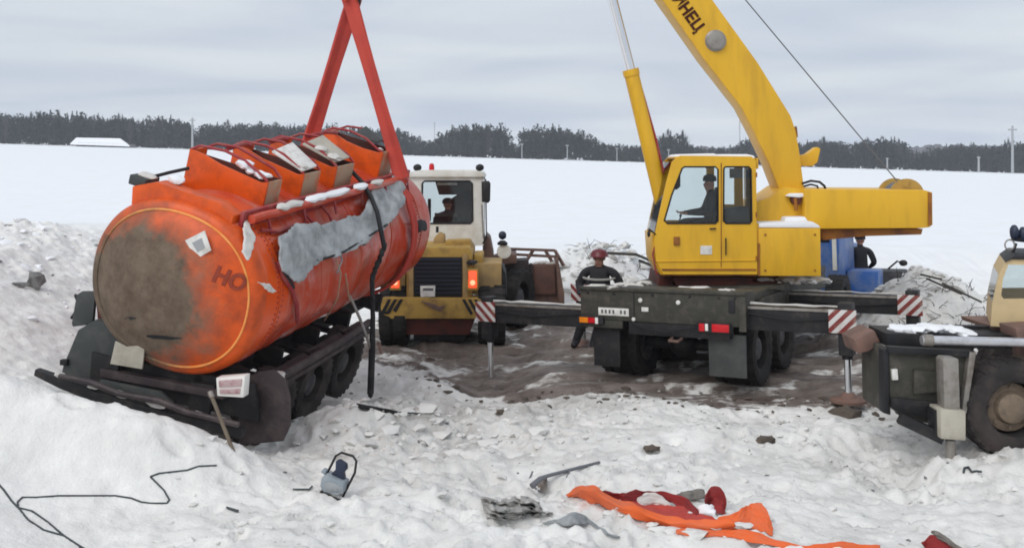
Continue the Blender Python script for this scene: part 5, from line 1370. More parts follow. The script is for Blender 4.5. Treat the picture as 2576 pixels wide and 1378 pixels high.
lp([(1332, 664), (1340, 664), (1340, 770), (1332, 770)], BY - .25, .24, 'bucket_web', 'purple_steel', .01)
lp([(1398, 655), (1404, 650), (1420, 740), (1420, 770), (1406, 770)], BY - .3, 1.1, 'bucket_side', 'rust_steel', .01)
for a, b in (((1280, 626), (1396, 630)), ((1272, 640), (1300, 626)), ((1396, 630), (1418, 668)), ((1342, 628), (1325, 655)), ((1296, 640), (1408, 646)), ((1372, 630), (1392, 664)), ((1282, 628), (1276, 662))):
    m = MB(); m.beam(P(*a, BY + .3), P(*b, BY + .1), .05, .06); m.build('spill_guard', 'rust_steel', lo_, world=True)
for i, (x, w) in enumerate(((1362, .18), (1392, .10), (1318, .08))):
    m = MB(); m.blob(P(x, 662, BY + .15), (w, .15, .05), i, 2, .25); m.build('bucket_snow', 'dirty_snow', lo_, world=True)
lp([(1262, 745), (1300, 745), (1300, 800), (1262, 800)], 20.8, .8, 'front_frame', 'dark_steel', .03)

# ------------------------------------------------------------------ second crane truck at the right edge
rc = thing('crane_truck', 'muddy crane truck with beige cab cut off at the right edge', 'crane', (5.9, 11.8, 0))
def rp_(L, Y, dy, name, mat, bevel=.012, parent=rc):
    m = MB(); m.prism([P(a, b, Y) for a, b in L], (0, dy, 0)); return m.build(name, mat, parent, world=True, bevel=bevel)
RY = 11.35
rp_([(2236, 872), (2450, 884), (2436, 960), (2422, 1040), (2380, 1060), (2330, 1064), (2262, 1045), (2238, 1000)], RY + .05, .12, 'side_plate', 'olive_steel', .012)
rp_([(2236, 872), (2452, 884), (2447, 898), (2236, 888)], RY - .02, .06, 'plate_edge', 'dark_steel', .006)
rp_([(2242, 1000), (2350, 1010), (2420, 1030), (2415, 1052), (2330, 1052), (2245, 1030)], RY - .015, .055, 'lower_rib', 'dark_steel', .01)
rp_([(2300, 930), (2376, 938), (2376, 986), (2300, 990)], RY - .01, .05, 'stiffener', 'olive_steel', .01)
rp_([(2222, 874), (2238, 874), (2242, 1045), (2226, 1040)], RY + .18, .75, 'rear_cross_member', 'olive_steel', .02)
rp_([(2222, 880), (2236, 876), (2238, 1040), (2224, 1040)], RY + .02, .155, 'rear_corner', 'black', .01)
rp_([(2244, 930), (2258, 928), (2260, 955), (2246, 956)], RY + .0, .05, 'plate_hole', 'white_plate', .004)
rp_([(2222, 935), (2230, 935), (2230, 955), (2222, 955)], RY + .1, .03, 'reflector', 'white_plate', .004)
rp_([(2150, 855), (2200, 830), (2215, 860), (2190, 882), (2160, 890)], RY + .5, .5, 'hitch', 'rust_steel', .02)
rp_([(2258, 818), (2640, 822), (2640, 836), (2258, 832)], RY + .78, .12, 'deck_edge', 'dark_steel', .008)
rp_([(2230, 838), (2660, 846), (2660, 880), (2232, 872)], RY + .35, .60, 'deck_frame', 'dark_steel', .012)
m = MB(); m.tube([P(2318, 855, RY - .05), P(2660, 862, RY - .05)], .052, 14); m.build('silver_pipe', 'silver_pipe', rc, world=True)
m = MB(); m.tube([P(2322, 855, RY - .05), P(2345, 855.5, RY - .05)], .066, 14); m.build('pipe_clamp', 'grey_steel', rc, world=True)
q = random.Random(6)
for i in range(13):
    c = P(2240 + i * 15, 836 - 9 * math.sin(i / 12 * 3.1) + q.uniform(-3, 3), RY + .42 + q.uniform(0, .3)); m = MB(); m.blob(c, (q.uniform(.08, .14), .2, q.uniform(.04, .07)), i, 2, .25); m.build('deck_snow', 'clean_snow', rc, world=True)
# jack with its box foot
jk = P(2396, 905, RY - .22)
rp_([(2372, 906), (2378, 900), (2412, 902), (2416, 1030), (2376, 1030)], RY - .30, .20, 'jack_cylinder', 'grey_steel', .06)
rp_([(2366, 1030), (2430, 1034), (2430, 1108), (2368, 1104)], RY - .36, .30, 'jack_box', 'dull_plate', .015)
rp_([(2352, 1032), (2364, 1030), (2366, 1100), (2352, 1095)], RY - .26, .2, 'jack_bracket', 'dark_steel', .008)
m = MB(); m.tube([P(2391, 1106, RY - .21), P(2391, 1200, RY - .21)], .055, 14); m.build('jack_rod', 'grey_steel', rc, world=True)
rp_([(2440, 885), (2456, 886), (2432, 1040), (2420, 1036)], RY - .03, .10, 'gusset', 'grey_steel', .008)
m = MB(); m.beam(P(2262, 1050, RY - .1), P(2372, 1102, RY - .2), .12, .12); m.build('lower_arm', 'dark_steel', rc, world=True)
# wheels
for i, pxw in enumerate((2536, 2790)):
    c = P(pxw, 1022, RY + .15)
    wheel(rc, c, (0, -1, 0), .56, .40, tyre='muddy_rubber', rim='muddy_rim', world=True, lugs=24)
    c2 = c + Vector((0, 2.0, 0)); wheel(rc, c2, (0, 1, 0), .56, .40, tyre='muddy_rubber', rim='muddy_rim', world=True, lugs=18)
    m = MB(); m.tube([c, c2], .09, 10); m.build('axle', 'dark_steel', rc, world=True)
# cab
QY = RY + .55
def crot(v):
    """the cab is slewed: turn it about its near left corner"""
    c = P(2492, 820, QY); d = v - c
    return Vector((c.x + d.x * .92 + d.y * .39, c.y - d.x * .39 + d.y * .92, v.z))
def rn(Y, dy): return lambda a, b, w: crot(P(a, b, Y) + Vector((0, dy + w, 0)))
rco = [(2492, 820), (2496, 760), (2510, 690), (2524, 660), (2545, 645), (2760, 645), (2780, 690), (2790, 820)]
rw1 = [(2516, 742), (2520, 700), (2532, 664), (2600, 662), (2602, 745), (2522, 750)]
rw2 = [(2620, 662), (2740, 662), (2760, 745), (2620, 745)]
m = MB(); m.panel(rco, [rw1, rw2], .05, rn(QY, 0)); rcb = m.build('cab', 'beige_paint', rc, world=True); WM[rcb.name] = full(rc)
m = MB(); m.panel(rco, [rw1, rw2], .05, rn(QY, 1.1)); m.build('cab_far_side', 'beige_paint', rcb, world=True)
for a, b in (((2492, 820), (2496, 760)), ((2496, 760), (2510, 690)), ((2510, 690), (2524, 660)), ((2524, 660), (2545, 645))):
    m = MB(); m.prism([crot(P(*a, QY) + Vector((0, .052, 0))), crot(P(*b, QY) + Vector((0, .052, 0))), crot(P(*b, QY) + Vector((.03, .052, 0))), crot(P(*a, QY) + Vector((.03, .052, 0)))], (.39 * 1.045, .92 * 1.045, 0)); m.build('cab_rear', 'window_glass' if a == (2496, 760) else 'beige_paint', rcb, world=True)
m = MB(); m.prism([crot(P(a, b, QY) + Vector((0, -.03, 0))) for a, b in ((2524, 658), (2546, 640), (2762, 640), (2766, 648), (2540, 650))], (.39 * 1.2, .92 * 1.2, 0)); m.build('cab_roof', 'black', rc, world=True, bevel=.01)
for w_ in (rw1, rw2):
    for dy in (.02, 1.12):
        m = MB(); m.prism([crot(P(a, b, QY) + Vector((0, dy, 0))) for a, b in w_], (.0016, .0037, 0)); m.build('window_pane', 'window_glass', rcb, world=True)
rp_([(2500, 822), (2780, 822), (2780, 834), (2505, 834)], QY + .1, .9, 'turntable', 'rust_steel', .01)
m = MB(); m.tube([P(2546, 642, QY + .3), P(2556, 612, QY + .3)], .02, 6); m.build('lamp_stalk', 'black', rc, world=True)
for x, y in ((2552, 585), (2574, 590), (2590, 600)):
    m = MB(); m.blob(P(x, y, QY + .3), (.055, .06, .10), int(x), 2, .06); m.build('work_lamp', 'navy', rc, world=True)
m = MB(); m.tube([P(2546, 600, QY + .3), P(2600, 606, QY + .3)], .03, 6); m.build('lamp_bar', 'black', rc, world=True)
pts = [P(2540 + 12 * math.cos(t), 616 + 13 * math.sin(t), QY + .28) for t in np.linspace(0, 6.28, 20)]
m = MB(); m.tube(pts, .010, 6); m.build('cable_loop', 'grey_steel', rc, world=True)
rp_([(2555, 825), (2640, 820), (2640, 900), (2590, 905), (2588, 860), (2560, 850)], RY - .05, .4, 'side_locker', 'rust_steel', .015)

# ------------------------------------------------------------------ people
def person(name, label, joints, bones, radii, mats, loc, rotz=0.0):
    """one continuous body grown over a posed skeleton; joints in metres, z up, facing -y"""
    me = bpy.data.meshes.new('skeleton'); names = list(joints); ix = {n: i for i, n in enumerate(names)}
    me.from_pydata([joints[n] for n in names], [(ix[a], ix[b]) for a, b in bones], [])
    ob = bpy.data.objects.new('skeleton', me); col.objects.link(ob)
    md = ob.modifiers.new('skin', 'SKIN'); md.use_smooth_shade = True; md.branch_smoothing = .3
    if not me.skin_vertices: 
        bpy.context.view_layer.update()
    if not me.skin_vertices:
        me.attributes  # skin layer is made with the modifier's first evaluation
        bmx = bmesh.new(); bmx.from_mesh(me); bmx.verts.layers.skin.verify(); bmx.to_mesh(me); bmx.free()
    for n in names:
        r_ = radii.get(n, .05); me.skin_vertices[0].data[ix[n]].radius = r_ if isinstance(r_, tuple) else (r_, r_)
        me.skin_vertices[0].data[ix[n]].use_root = (n == 'pelvis')
    sb = ob.modifiers.new('sub', 'SUBSURF'); sb.levels = 2; sb.render_levels = 2
    bpy.context.view_layer.update()
    out = bpy.data.meshes.new_from_object(ob.evaluated_get(bpy.context.evaluated_depsgraph_get()))
    bpy.data.objects.remove(ob)
    used = []
    for mn in mats.values():
        if mn not in used: used.append(mn)
    out.materials.clear()
    for mn in used: out.materials.append(MATS[mn])
    seg = [(Vector(joints[a]), Vector(joints[b]), a, b) for a, b in bones]
    for p in out.polygons:
        best, bn = 9e9, None
        for a, b, na, nb in seg:
            d = b - a; t = max(0, min(1, (p.center - a).dot(d) / max(d.length_squared, 1e-9))); q_ = a + d * t; e = (p.center - q_).length - .6 * (.05)
            if e < best: best, bn = e, (na if t < .5 else nb)
        key = next((k for k in mats if bn.startswith(k)), 'default')
        p.material_index = used.index(mats[key]); p.use_smooth = True
    root = thing('person', label, 'person', Matrix.Translation(Vector(loc)) @ Matrix.Rotation(rotz, 4, 'Z'))
    out.name = 'body'; bo = bpy.data.objects.new('body', out); col.objects.link(bo); bo.parent = root
    return root

def hand(J, B, Rr, side, wrist, fwd, lat):
    """palm and five curled fingers beyond a wrist joint"""
    w = Vector(wrist); f = Vector(fwd).normalized(); l = Vector(lat).normalized(); dn = f.cross(l).normalized()
    J['hand_' + side] = tuple(w + f * .08); B.append(('wrist_' + side, 'hand_' + side)); Rr['hand_' + side] = (.038, .02)
    for k, (o, ln_) in enumerate(((-.030, .065), (-.010, .078), (.011, .073), (.031, .058))):
        a = w + f * .10 + l * o; b = a + f * ln_ * .55 + dn * .012; c = b + f * ln_ * .25 + dn * .035
        n0 = 'hand_%s_f%d' % (side, k)
        J[n0] = tuple(a); J[n0 + 'b'] = tuple(b); J[n0 + 'c'] = tuple(c)
        B += [('hand_' + side, n0), (n0, n0 + 'b'), (n0 + 'b', n0 + 'c')]; Rr[n0] = .011; Rr[n0 + 'b'] = .010; Rr[n0 + 'c'] = .008
    a = w + f * .03 - l * .035; b = a + f * .04 - l * .018 + dn * .012; n0 = 'hand_%s_t' % side
    J[n0] = tuple(a); J[n0 + 'b'] = tuple(b); B += [('wrist_' + side, n0), (n0, n0 + 'b')]; Rr[n0] = .014; Rr[n0 + 'b'] = .010

def head_joints(J, B, Rr, c, tilt=0.0):
    x, y, z = c
    J['neck'] = (x, y + .01, z - .16); J['head_low'] = (x, y - .01, z - .07); J['head_mid'] = (x, y, z); J['head_top'] = (x, y + .01, z + .08)
    J['head_nose'] = (x, y - .105, z - .035); J['head_chin'] = (x, y - .065, z - .115)
    J['head_earl'] = (x - .092, y + .01, z - .03); J['head_earr'] = (x + .092, y + .01, z - .03)
    B += [('collar', 'neck'), ('neck', 'head_low'), ('head_low', 'head_mid'), ('head_mid', 'head_top'), ('head_low', 'head_nose'), ('head_low', 'head_chin'), ('head_mid', 'head_earl'), ('head_mid', 'head_earr')]
    Rr.update({'neck': .060, 'head_low': (.078, .085), 'head_mid': (.086, .100), 'head_top': (.066, .078), 'head_nose': .016, 'head_chin': .034, 'head_earl': .014, 'head_earr': .014})

# worker standing behind the crane's rear corner
J = {'pelvis': (0, 0, .95), 'waist': (0, 0, 1.12), 'chest': (0, .01, 1.30), 'collar': (0, .015, 1.455),
     'hip_l': (-.11, 0, .90), 'knee_l': (-.12, -.02, .50), 'ankle_l': (-.12, .02, .10), 'boot_l': (-.13, -.14, .05),
     'hip_r': (.11, 0, .90), 'knee_r': (.13, -.03, .50), 'ankle_r': (.14, .01, .10), 'boot_r': (.16, -.15, .05),
     'sho_l': (-.205, .01, 1.385), 'elb_l': (-.30, .03, 1.15), 'wrist_l': (-.25, -.18, 1.02),
     'sho_r': (.205, .01, 1.385), 'elb_r': (.30, .04, 1.15), 'wrist_r': (.22, -.18, 1.05)}
B = [('pelvis', 'waist'), ('waist', 'chest'), ('pelvis', 'hip_l'), ('hip_l', 'knee_l'), ('knee_l', 'ankle_l'), ('ankle_l', 'boot_l'), ('pelvis', 'hip_r'), ('hip_r', 'knee_r'), ('knee_r', 'ankle_r'), ('ankle_r', 'boot_r'),
     ('chest', 'collar'), ('collar', 'sho_l'), ('sho_l', 'elb_l'), ('elb_l', 'wrist_l'), ('collar', 'sho_r'), ('sho_r', 'elb_r'), ('elb_r', 'wrist_r')]
Rr = {'pelvis': (.17, .13), 'waist': (.19, .14), 'chest': (.185, .135), 'collar': (.10, .09), 'hip_l': .11, 'hip_r': .11, 'knee_l': .075, 'knee_r': .075, 'ankle_l': .062, 'ankle_r': .062, 'boot_l': .05, 'boot_r': .05,
      'sho_l': .080, 'sho_r': .080, 'elb_l': .070, 'elb_r': .070, 'wrist_l': .045, 'wrist_r': .045}
head_joints(J, B, Rr, (0, -.02, 1.64))
hand(J, B, Rr, 'l', J['wrist_l'], (.3, -.9, -.1), (1, .3, 0)); hand(J, B, Rr, 'r', J['wrist_r'], (-.5, -.8, -.1), (1, -.5, 0))
WMAT = {'head': 'skin', 'neck': 'jacket', 'hand': 'jacket', 'boot': 'black', 'ankle': 'trousers', 'knee': 'trousers', 'hip': 'trousers', 'pelvis': 'trousers', 'default': 'jacket'}
for k_ in ('knee_l', 'knee_r', 'ankle_l', 'ankle_r', 'boot_l', 'boot_r'): J[k_] = (J[k_][0] - .12 * (1 if 'knee' in k_ else 1.9), *J[k_][1:])
wx, wy = (1508 - HX) / F * 18.6, 18.6
wp = person('person', 'worker in dark jacket and red helmet standing behind the crane chassis', J, B, Rr, WMAT, (wx, wy, gz(wx, wy) - .02), R(-15))
wp.scale = (1.30, 1.25, 1.04)
m = MB(); m.lathe([(.145, -.005), (.128, .015), (.120, .06), (.10, .10), (.06, .125), (.01, .135)], (0, -.01, 1.665), (0, 0, 1), 24); m.prism([(-.10, -.10, 1.662), (.10, -.10, 1.662), (.07, -.185, 1.655), (-.07, -.185, 1.655)], (0, 0, .012)); m.build('helmet', 'helmet', wp)
pts = [(.235 * math.cos(t), .175 * math.sin(t) + .01, 1.29 - .03 * math.sin(-t)) for t in np.linspace(0, 6.283, 33)]
m = MB(); m.tube(pts, .022, 6, cap=False); m.build('reflective_band', 'reflective', wp)

# second man, seen from behind under the crane's tail
J2 = {k: v for k, v in J.items()}
bx_, by_ = (2164 - HX) / F * 23.2, 23.2
p2 = person('person', 'man in dark jacket standing beside the blue truck cab under the counterweight', J2, B, Rr, WMAT, (bx_, by_, 1.80 - 1.80 + gz(bx_, by_) - .02), R(172))
p2.scale = (1.05, 1.05, (3.45 - (588 - HY) / F * by_ - gz(bx_, by_)) / 1.76)
m = MB(); m.lathe([(.115, 0), (.115, .05), (.10, .09), (.05, .12), (.01, .125)], (0, -.015, 1.655), (0, 0, 1), 20); m.build('knit_cap', 'jacket', p2)

# seated operators
def seated(arm_fwd=.38):
    J = {'pelvis': (0, 0, .0), 'waist': (0, .03, .17), 'chest': (0, .04, .36), 'collar': (0, .04, .515),
         'hip_l': (-.12, -.05, .0), 'knee_l': (-.13, -.46, .02), 'ankle_l': (-.13, -.50, -.40), 'boot_l': (-.13, -.64, -.45),
         'hip_r': (.12, -.05, .0), 'knee_r': (.13, -.46, .02), 'ankle_r': (.13, -.50, -.40), 'boot_r': (.13, -.64, -.45),
         'sho_l': (-.20, .04, .445), 'elb_l': (-.25, -.06, .20), 'wrist_l': (-.18, -arm_fwd, .18),
         'sho_r': (.20, .04, .445), 'elb_r': (.25, -.06, .20), 'wrist_r': (.18, -arm_fwd, .18)}
    Rq = {k: v for k, v in Rr.items() if not k.startswith(('hand', 'head', 'neck'))}
    Bq = list(B[:17]); head_joints(J, Bq, Rq, (0, -.01, .70))
    hand(J, Bq, Rq, 'l', J['wrist_l'], (.1, -1, -.1), (1, 0, 0)); hand(J, Bq, Rq, 'r', J['wrist_r'], (-.1, -1, -.1), (1, 0, 0))
    return J, Bq, Rq
J, Bq, Rq = seated()
OMAT = dict(WMAT); OMAT['hand'] = 'skin'; OMAT['default'] = 'jacket_grey'
sp3 = P(1786, 562, YC + .42)
op = person('person', 'crane operator in dark clothes seated in the yellow cab', J, Bq, Rq, OMAT, sp3, R(-90))
m = MB(); m.lathe([(.115, 0), (.115, .05), (.10, .09), (.05, .12), (.01, .125)], (0, -.005, .715), (0, 0, 1), 20); m.build('knit_cap', 'jacket', op)
J, Bq, Rq = seated()
sp4 = P(1126, 597, CY + .72)
op2 = person('person', 'loader driver in dark clothes seated behind the cab rear window', J, Bq, Rq, OMAT, sp4, R(180))
m = MB(); m.lathe([(.115, 0), (.115, .05), (.10, .09), (.05, .12), (.01, .125)], (0, -.005, .715), (0, 0, 1), 20); m.build('knit_cap', 'jacket', op2)

# ------------------------------------------------------------------ gear lying on the snow
def cloth(name, edges, mat, parent, t=.014, nx=44, nv=11, wob=.035, seed=1.0):
    """loft between image-measured edge lines; every point is (x, y, height above the snow)"""
    def curve(L, n):
        L = [Vector(G(a, b, h)) for a, b, h in L]; ds = [0]
        for i in range(1, len(L)): ds.append(ds[-1] + (L[i] - L[i - 1]).length)
        us = np.linspace(0, ds[-1], n); return np.stack([np.interp(us, ds, [p[c] for p in L]) for c in range(3)], 1)
    cs = [curve(L, nx) for L in edges]; vs, fs = [], []; qq = random.Random(int(seed * 7))
    k = len(cs)
    for j in range(nv):
        u = j / (nv - 1) * (k - 1); a = min(int(u), k - 2); w = u - a
        row = cs[a] * (1 - w) + cs[a + 1] * w
        for i in range(nx):
            x, y, z = row[i]; z += wob * 2 * float(fbm(np.array(x * 5 + seed), np.array(y * 5 + j * .3), 3)) + .010 * math.sin(j * 2.6 + x * 7 + seed)
            if j in (0, nv - 1): x += qq.uniform(-.012, .012); y += qq.uniform(-.02, .02)
            z += qq.uniform(-.006, .010)
            vs.append((x, y, max(z, gz(x, y) + .012)))
    for j in range(nv - 1):
        for i in range(nx - 1): fs.append((j * nx + i, j * nx + i + 1, (j + 1) * nx + i + 1, (j + 1) * nx + i))
    m = MB(); m.add(vs, fs); o = m.build(name, mat, parent, world=True, smooth=60)
    s2 = o.modifiers.new('thickness', 'SOLIDIFY'); s2.thickness = t; s2.offset = 0
    s3 = o.modifiers.new('soften', 'SUBSURF'); s3.levels = s3.render_levels = 1
    return o
g0 = G(1650, 1290)
sl2 = thing('webbing_sling', 'slack orange-red webbing sling lying in folds on the foreground snow', 'sling', g0)
cloth('front_fold', [[(1424, 1242, .02), (1455, 1222, .12), (1490, 1222, .16), (1540, 1248, .12), (1600, 1272, .10), (1680, 1300, .10), (1760, 1310, .10), (1830, 1305, .10)],
                     [(1428, 1246, .03), (1470, 1232, .16), (1500, 1240, .16), (1560, 1268, .11), (1620, 1292, .10), (1700, 1318, .08), (1780, 1325, .08), (1850, 1318, .08)],
                     [(1434, 1248, .0), (1480, 1262, .01), (1530, 1282, .01), (1590, 1300, .01), (1650, 1322, .01), (1720, 1336, .0), (1790, 1342, .0), (1860, 1334, .0)]], 'sling_orange', sl2, seed=1)
cloth('back_fold', [[(1495, 1236, .05), (1560, 1240, .09), (1620, 1230, .13), (1680, 1236, .13), (1730, 1256, .08), (1768, 1290, .03)],
                    [(1500, 1252, .02), (1570, 1262, .03), (1625, 1256, .03), (1672, 1258, .04), (1712, 1275, .03), (1750, 1300, .01)]], 'sling_dark', sl2, seed=4)
cloth('middle_fold', [[(1508, 1246, .04), (1580, 1256, .05), (1650, 1258, .07), (1720, 1276, .06), (1790, 1298, .05)], [(1515, 1252, .04), (1590, 1270, .05), (1660, 1284, .05), (1740, 1300, .05), (1810, 1308, .05)], [(1525, 1258, .05), (1600, 1284, .06), (1680, 1308, .06), (1760, 1318, .06), (1830, 1312, .05)]], 'sling_red', sl2, seed=15, wob=.05)
cloth('standing_loop', [[(1772, 1258, .16), (1780, 1228, .22), (1802, 1222, .24), (1822, 1232, .22), (1828, 1262, .12)], [(1778, 1280, .04), (1790, 1262, .1), (1805, 1256, .12), (1818, 1264, .1), (1824, 1285, .02)], [(1784, 1300, 0), (1796, 1298, 0), (1808, 1298, 0), (1818, 1298, 0), (1824, 1298, 0)]], 'sling_dark', sl2, seed=6, nx=18)
cloth('right_fold', [[(1790, 1310, .06), (1850, 1286, .12), (1890, 1264, .16), (1918, 1262, .18), (1932, 1285, .14), (1945, 1325, .04)],
                     [(1790, 1325, .03), (1850, 1310, .06), (1890, 1300, .08), (1915, 1305, .08), (1930, 1320, .06), (1944, 1338, .02)],
                     [(1790, 1340, .0), (1850, 1335, .0), (1890, 1332, .0), (1915, 1338, .0), (1930, 1345, .0), (1944, 1350, .0)]], 'sling_orange', sl2, seed=9)
cloth('trailing_fold', [[(1700, 1326, .05), (1790, 1334, .05), (1850, 1330, .07), (1910, 1336, .08), (1950, 1356, .03), (2040, 1374, .03), (2120, 1364, .06), (2215, 1372, .02)],
                        [(1700, 1345, .0), (1790, 1350, .0), (1850, 1356, .0), (1905, 1370, .0), (1960, 1378, .0), (2040, 1390, .0), (2120, 1392, .0), (2215, 1386, .0)]], 'sling_orange', sl2, seed=12, nx=40)
cloth('snow_on_sling', [[(1600, 1262, .05), (1630, 1240, .12), (1665, 1244, .12), (1690, 1268, .05)], [(1610, 1278, .03), (1640, 1268, .08), (1670, 1272, .06), (1685, 1284, .02)]], 'dirty_snow', sl2, t=.05, nx=12, seed=3)
cloth('snow_on_sling', [[(1755, 1272, .10), (1785, 1268, .10), (1800, 1280, .05)], [(1760, 1290, .03), (1785, 1295, .02), (1800, 1296, .02)]], 'clean_snow', sl2, t=.05, nx=10, seed=5)
q = random.Random(41)
for i, (a, b, h, w) in enumerate(((1560, 1275, .06, .05), (1640, 1318, .03, .06), (1688, 1334, .02, .10), (1745, 1342, .02, .13), (1800, 1326, .05, .07), (1822, 1300, .06, .06), (1870, 1322, .05, .09), (1900, 1340, .05, .07), (1655, 1330, .01, .08), (1530, 1290, .0, .07), (2000, 1380, .03, .08), (2110, 1385, .03, .09))):
    m = MB(); m.blob(G(a, b, h), (w, w * .6, w * .35), 60 + i, 2, .3); m.build('snow_on_sling', 'worn_snow', sl2, world=True)
cloth('wear_pad', [[(1700, 1248, .06), (1722, 1232, .10), (1752, 1228, .11), (1772, 1232, .10)], [(1706, 1256, .04), (1730, 1254, .04), (1760, 1252, .05), (1776, 1254, .04)]], 'rag', sl2, t=.03, nx=14, seed=8)
pc = thing('orange_scrap', 'torn orange scrap with dark edge at the bottom edge right', 'scrap', G(2360, 1362))
cloth('panel', [[(2318, 1362, .10), (2342, 1336, .16), (2380, 1352, .14), (2420, 1378, .10)], [(2325, 1376, .02), (2345, 1378, .03), (2380, 1390, .02), (2410, 1400, .0)], [(2335, 1400, 0), (2355, 1410, 0), (2385, 1412, 0), (2415, 1412, 0)]], 'sling_dark', pc, nx=16, seed=2)
cloth('dark_edge', [[(2342, 1333, .17), (2380, 1350, .15), (2422, 1378, .11)], [(2350, 1342, .15), (2382, 1360, .13), (2416, 1384, .09)]], 'rag', pc, t=.03, nx=12, seed=2)

# crumpled sheet-metal scrap
rg_ = thing('crumpled_scrap', 'crumpled light grey sheet scrap beside the bent metal bar', 'scrap', G(1280, 1290))
def crumple(name, L, mat, parent, amp, seed, n=20):
    """faceted crumpled sheet over an image-measured outline (top edge, bottom edge)"""
    q = random.Random(seed); vs, fs = [], []
    for j in range(9):
        w = j / 8
        for i in range(n):
            u = i / (n - 1); x = np.interp(u, np.linspace(0, 1, len(L[0])), [p[0] for p in L[0]]) * (1 - w) + np.interp(u, np.linspace(0, 1, len(L[1])), [p[0] for p in L[1]]) * w
            y = np.interp(u, np.linspace(0, 1, len(L[0])), [p[1] for p in L[0]]) * (1 - w) + np.interp(u, np.linspace(0, 1, len(L[1])), [p[1] for p in L[1]]) * w
            e = min(u, 1 - u, w, 1 - w) * 5
            h = amp * min(1, e + .15) * abs(math.sin(u * 9 + seed + w * 4) * math.cos(w * 7 - u * 3)) + q.uniform(0, amp * .55) * min(1, e + .3)
            vs.append(G(x + q.uniform(-3, 3), y + q.uniform(-2, 2), h + .012))
    for j in range(8):
        for i in range(n - 1):
            if (i in (0, n - 2) or j in (0, 7)) and q.random() < .3: continue
            a = j * n + i; fs += [(a, a + 1, a + n + 1), (a, a + n + 1, a + n)]
    m = MB(); m.add(vs, fs); o = m.build(name, mat, parent, world=True, smooth=0)
    s2 = o.modifiers.new('thickness', 'SOLIDIFY'); s2.thickness = .006
    return o
crumple('sheet', ([(1210, 1248), (1250, 1256), (1290, 1246), (1330, 1248), (1355, 1262)], [(1218, 1288), (1250, 1302), (1300, 1300), (1345, 1288), (1370, 1290)]), 'scrap_sheet', rg_, .13, 3)
crumple('sheet', ([(1222, 1272), (1262, 1280), (1300, 1282), (1340, 1274)], [(1225, 1300), (1260, 1308), (1305, 1304), (1340, 1294)]), 'scrap_sheet', rg_, .07, 9, 16)
crumple('sheet', ([(1335, 1286), (1360, 1284), (1388, 1288)], [(1340, 1298), (1362, 1298), (1392, 1294)]), 'scrap_sheet', rg_, .05, 12, 10)
rg2 = thing('grey_cloth', 'flat grey cloth with a trailing end right of the crumpled rag', 'cloth', G(1430, 1300))
cloth('cloth_sheet', [[(1362, 1316, .0), (1400, 1302, .05), (1440, 1290, .09), (1470, 1296, .07)], [(1370, 1320, .0), (1410, 1318, .02), (1450, 1312, .03), (1480, 1314, .02)]], 'grey_cloth', rg2, nx=16, wob=.05, seed=31)
cloth('trailing_end', [[(1468, 1296, .05), (1495, 1318, .03), (1530, 1342, .02), (1560, 1350, .0)], [(1472, 1310, .02), (1492, 1326, .01), (1528, 1348, .01), (1556, 1354, .0)]], 'grey_cloth', rg2, nx=16, wob=.02, seed=33)

def tubes_on_snow(name, label, cat, lines, r, mat, h=.0, n=6, group=None):
    root = thing(name, label, cat, G(*lines[0][0][:2]), group)
    for L in lines:
        L2 = []
        for i in range(len(L) - 1):
            for k in range(6):
                t = k / 6; a, b = L[i], L[i + 1]
                L2.append((a[0] + (b[0] - a[0]) * t, a[1] + (b[1] - a[1]) * t, (a[2] if len(a) > 2 else h) + ((b[2] if len(b) > 2 else h) - (a[2] if len(a) > 2 else h)) * t))
        L2.append((L[-1][0], L[-1][1], L[-1][2] if len(L[-1]) > 2 else h))
        m = MB(); m.tube([G(a, b, c + r) for a, b, c in L2], r, n); m.build('strand', mat, root, world=True)
    return root
tubes_on_snow('steel_cable', 'dark steel cable looping over the smooth snow at lower left', 'cable',
    [[(-12, 1208), (10, 1232), (30, 1260), (46, 1276), (80, 1284), (120, 1312), (160, 1346), (200, 1372), (235, 1392)],
     [(46, 1276), (70, 1306), (110, 1332), (160, 1346)],
     [(46, 1276), (44, 1262), (56, 1250), (90, 1250), (150, 1246), (230, 1246), (290, 1246), (330, 1252), (356, 1262), (380, 1265), (420, 1265), (426, 1256), (412, 1232), (382, 1202), (378, 1198), (400, 1190), (470, 1182), (500, 1172), (545, 1170)],
     [(200, 1372), (206, 1398)]], .0095, 'cable', -.006)
tubes_on_snow('wire_scrap', 'short bent wire in the snow left of the work light', 'wire', [[(738, 1230), (778, 1230), (785, 1222)]], .010, 'cable', .006)
tubes_on_snow('wire_scrap', 'short dark stick lying on smooth snow below the cable end', 'wire', [[(570, 1276), (600, 1285)]], .014, 'cable', .0)
tubes_on_snow('wire_scrap', 'curled dark wire beside the jack of the right crane truck', 'wire', [[(2424, 1188), (2426, 1176), (2436, 1174), (2444, 1186), (2456, 1184), (2470, 1186)]], .012, 'cable', .006)
# leaning pole at the tanker's tail
pr = thing('iron_pole', 'thin iron pole stuck in the snow below the tanker tail lamp', 'pole', G(592, 1150))
a = G(594, 1152, -.05); b = P(532, 995, a.y + .25)
m = MB(); m.tube([a, b], .022, 8); m.build('shaft', 'wood', pr, world=True)
m = MB(); m.tube([b - (b - a).normalized() * .02, b + (b - a).normalized() * .05], .03, 8); m.build('pole_end', 'grey_steel', pr, world=True)
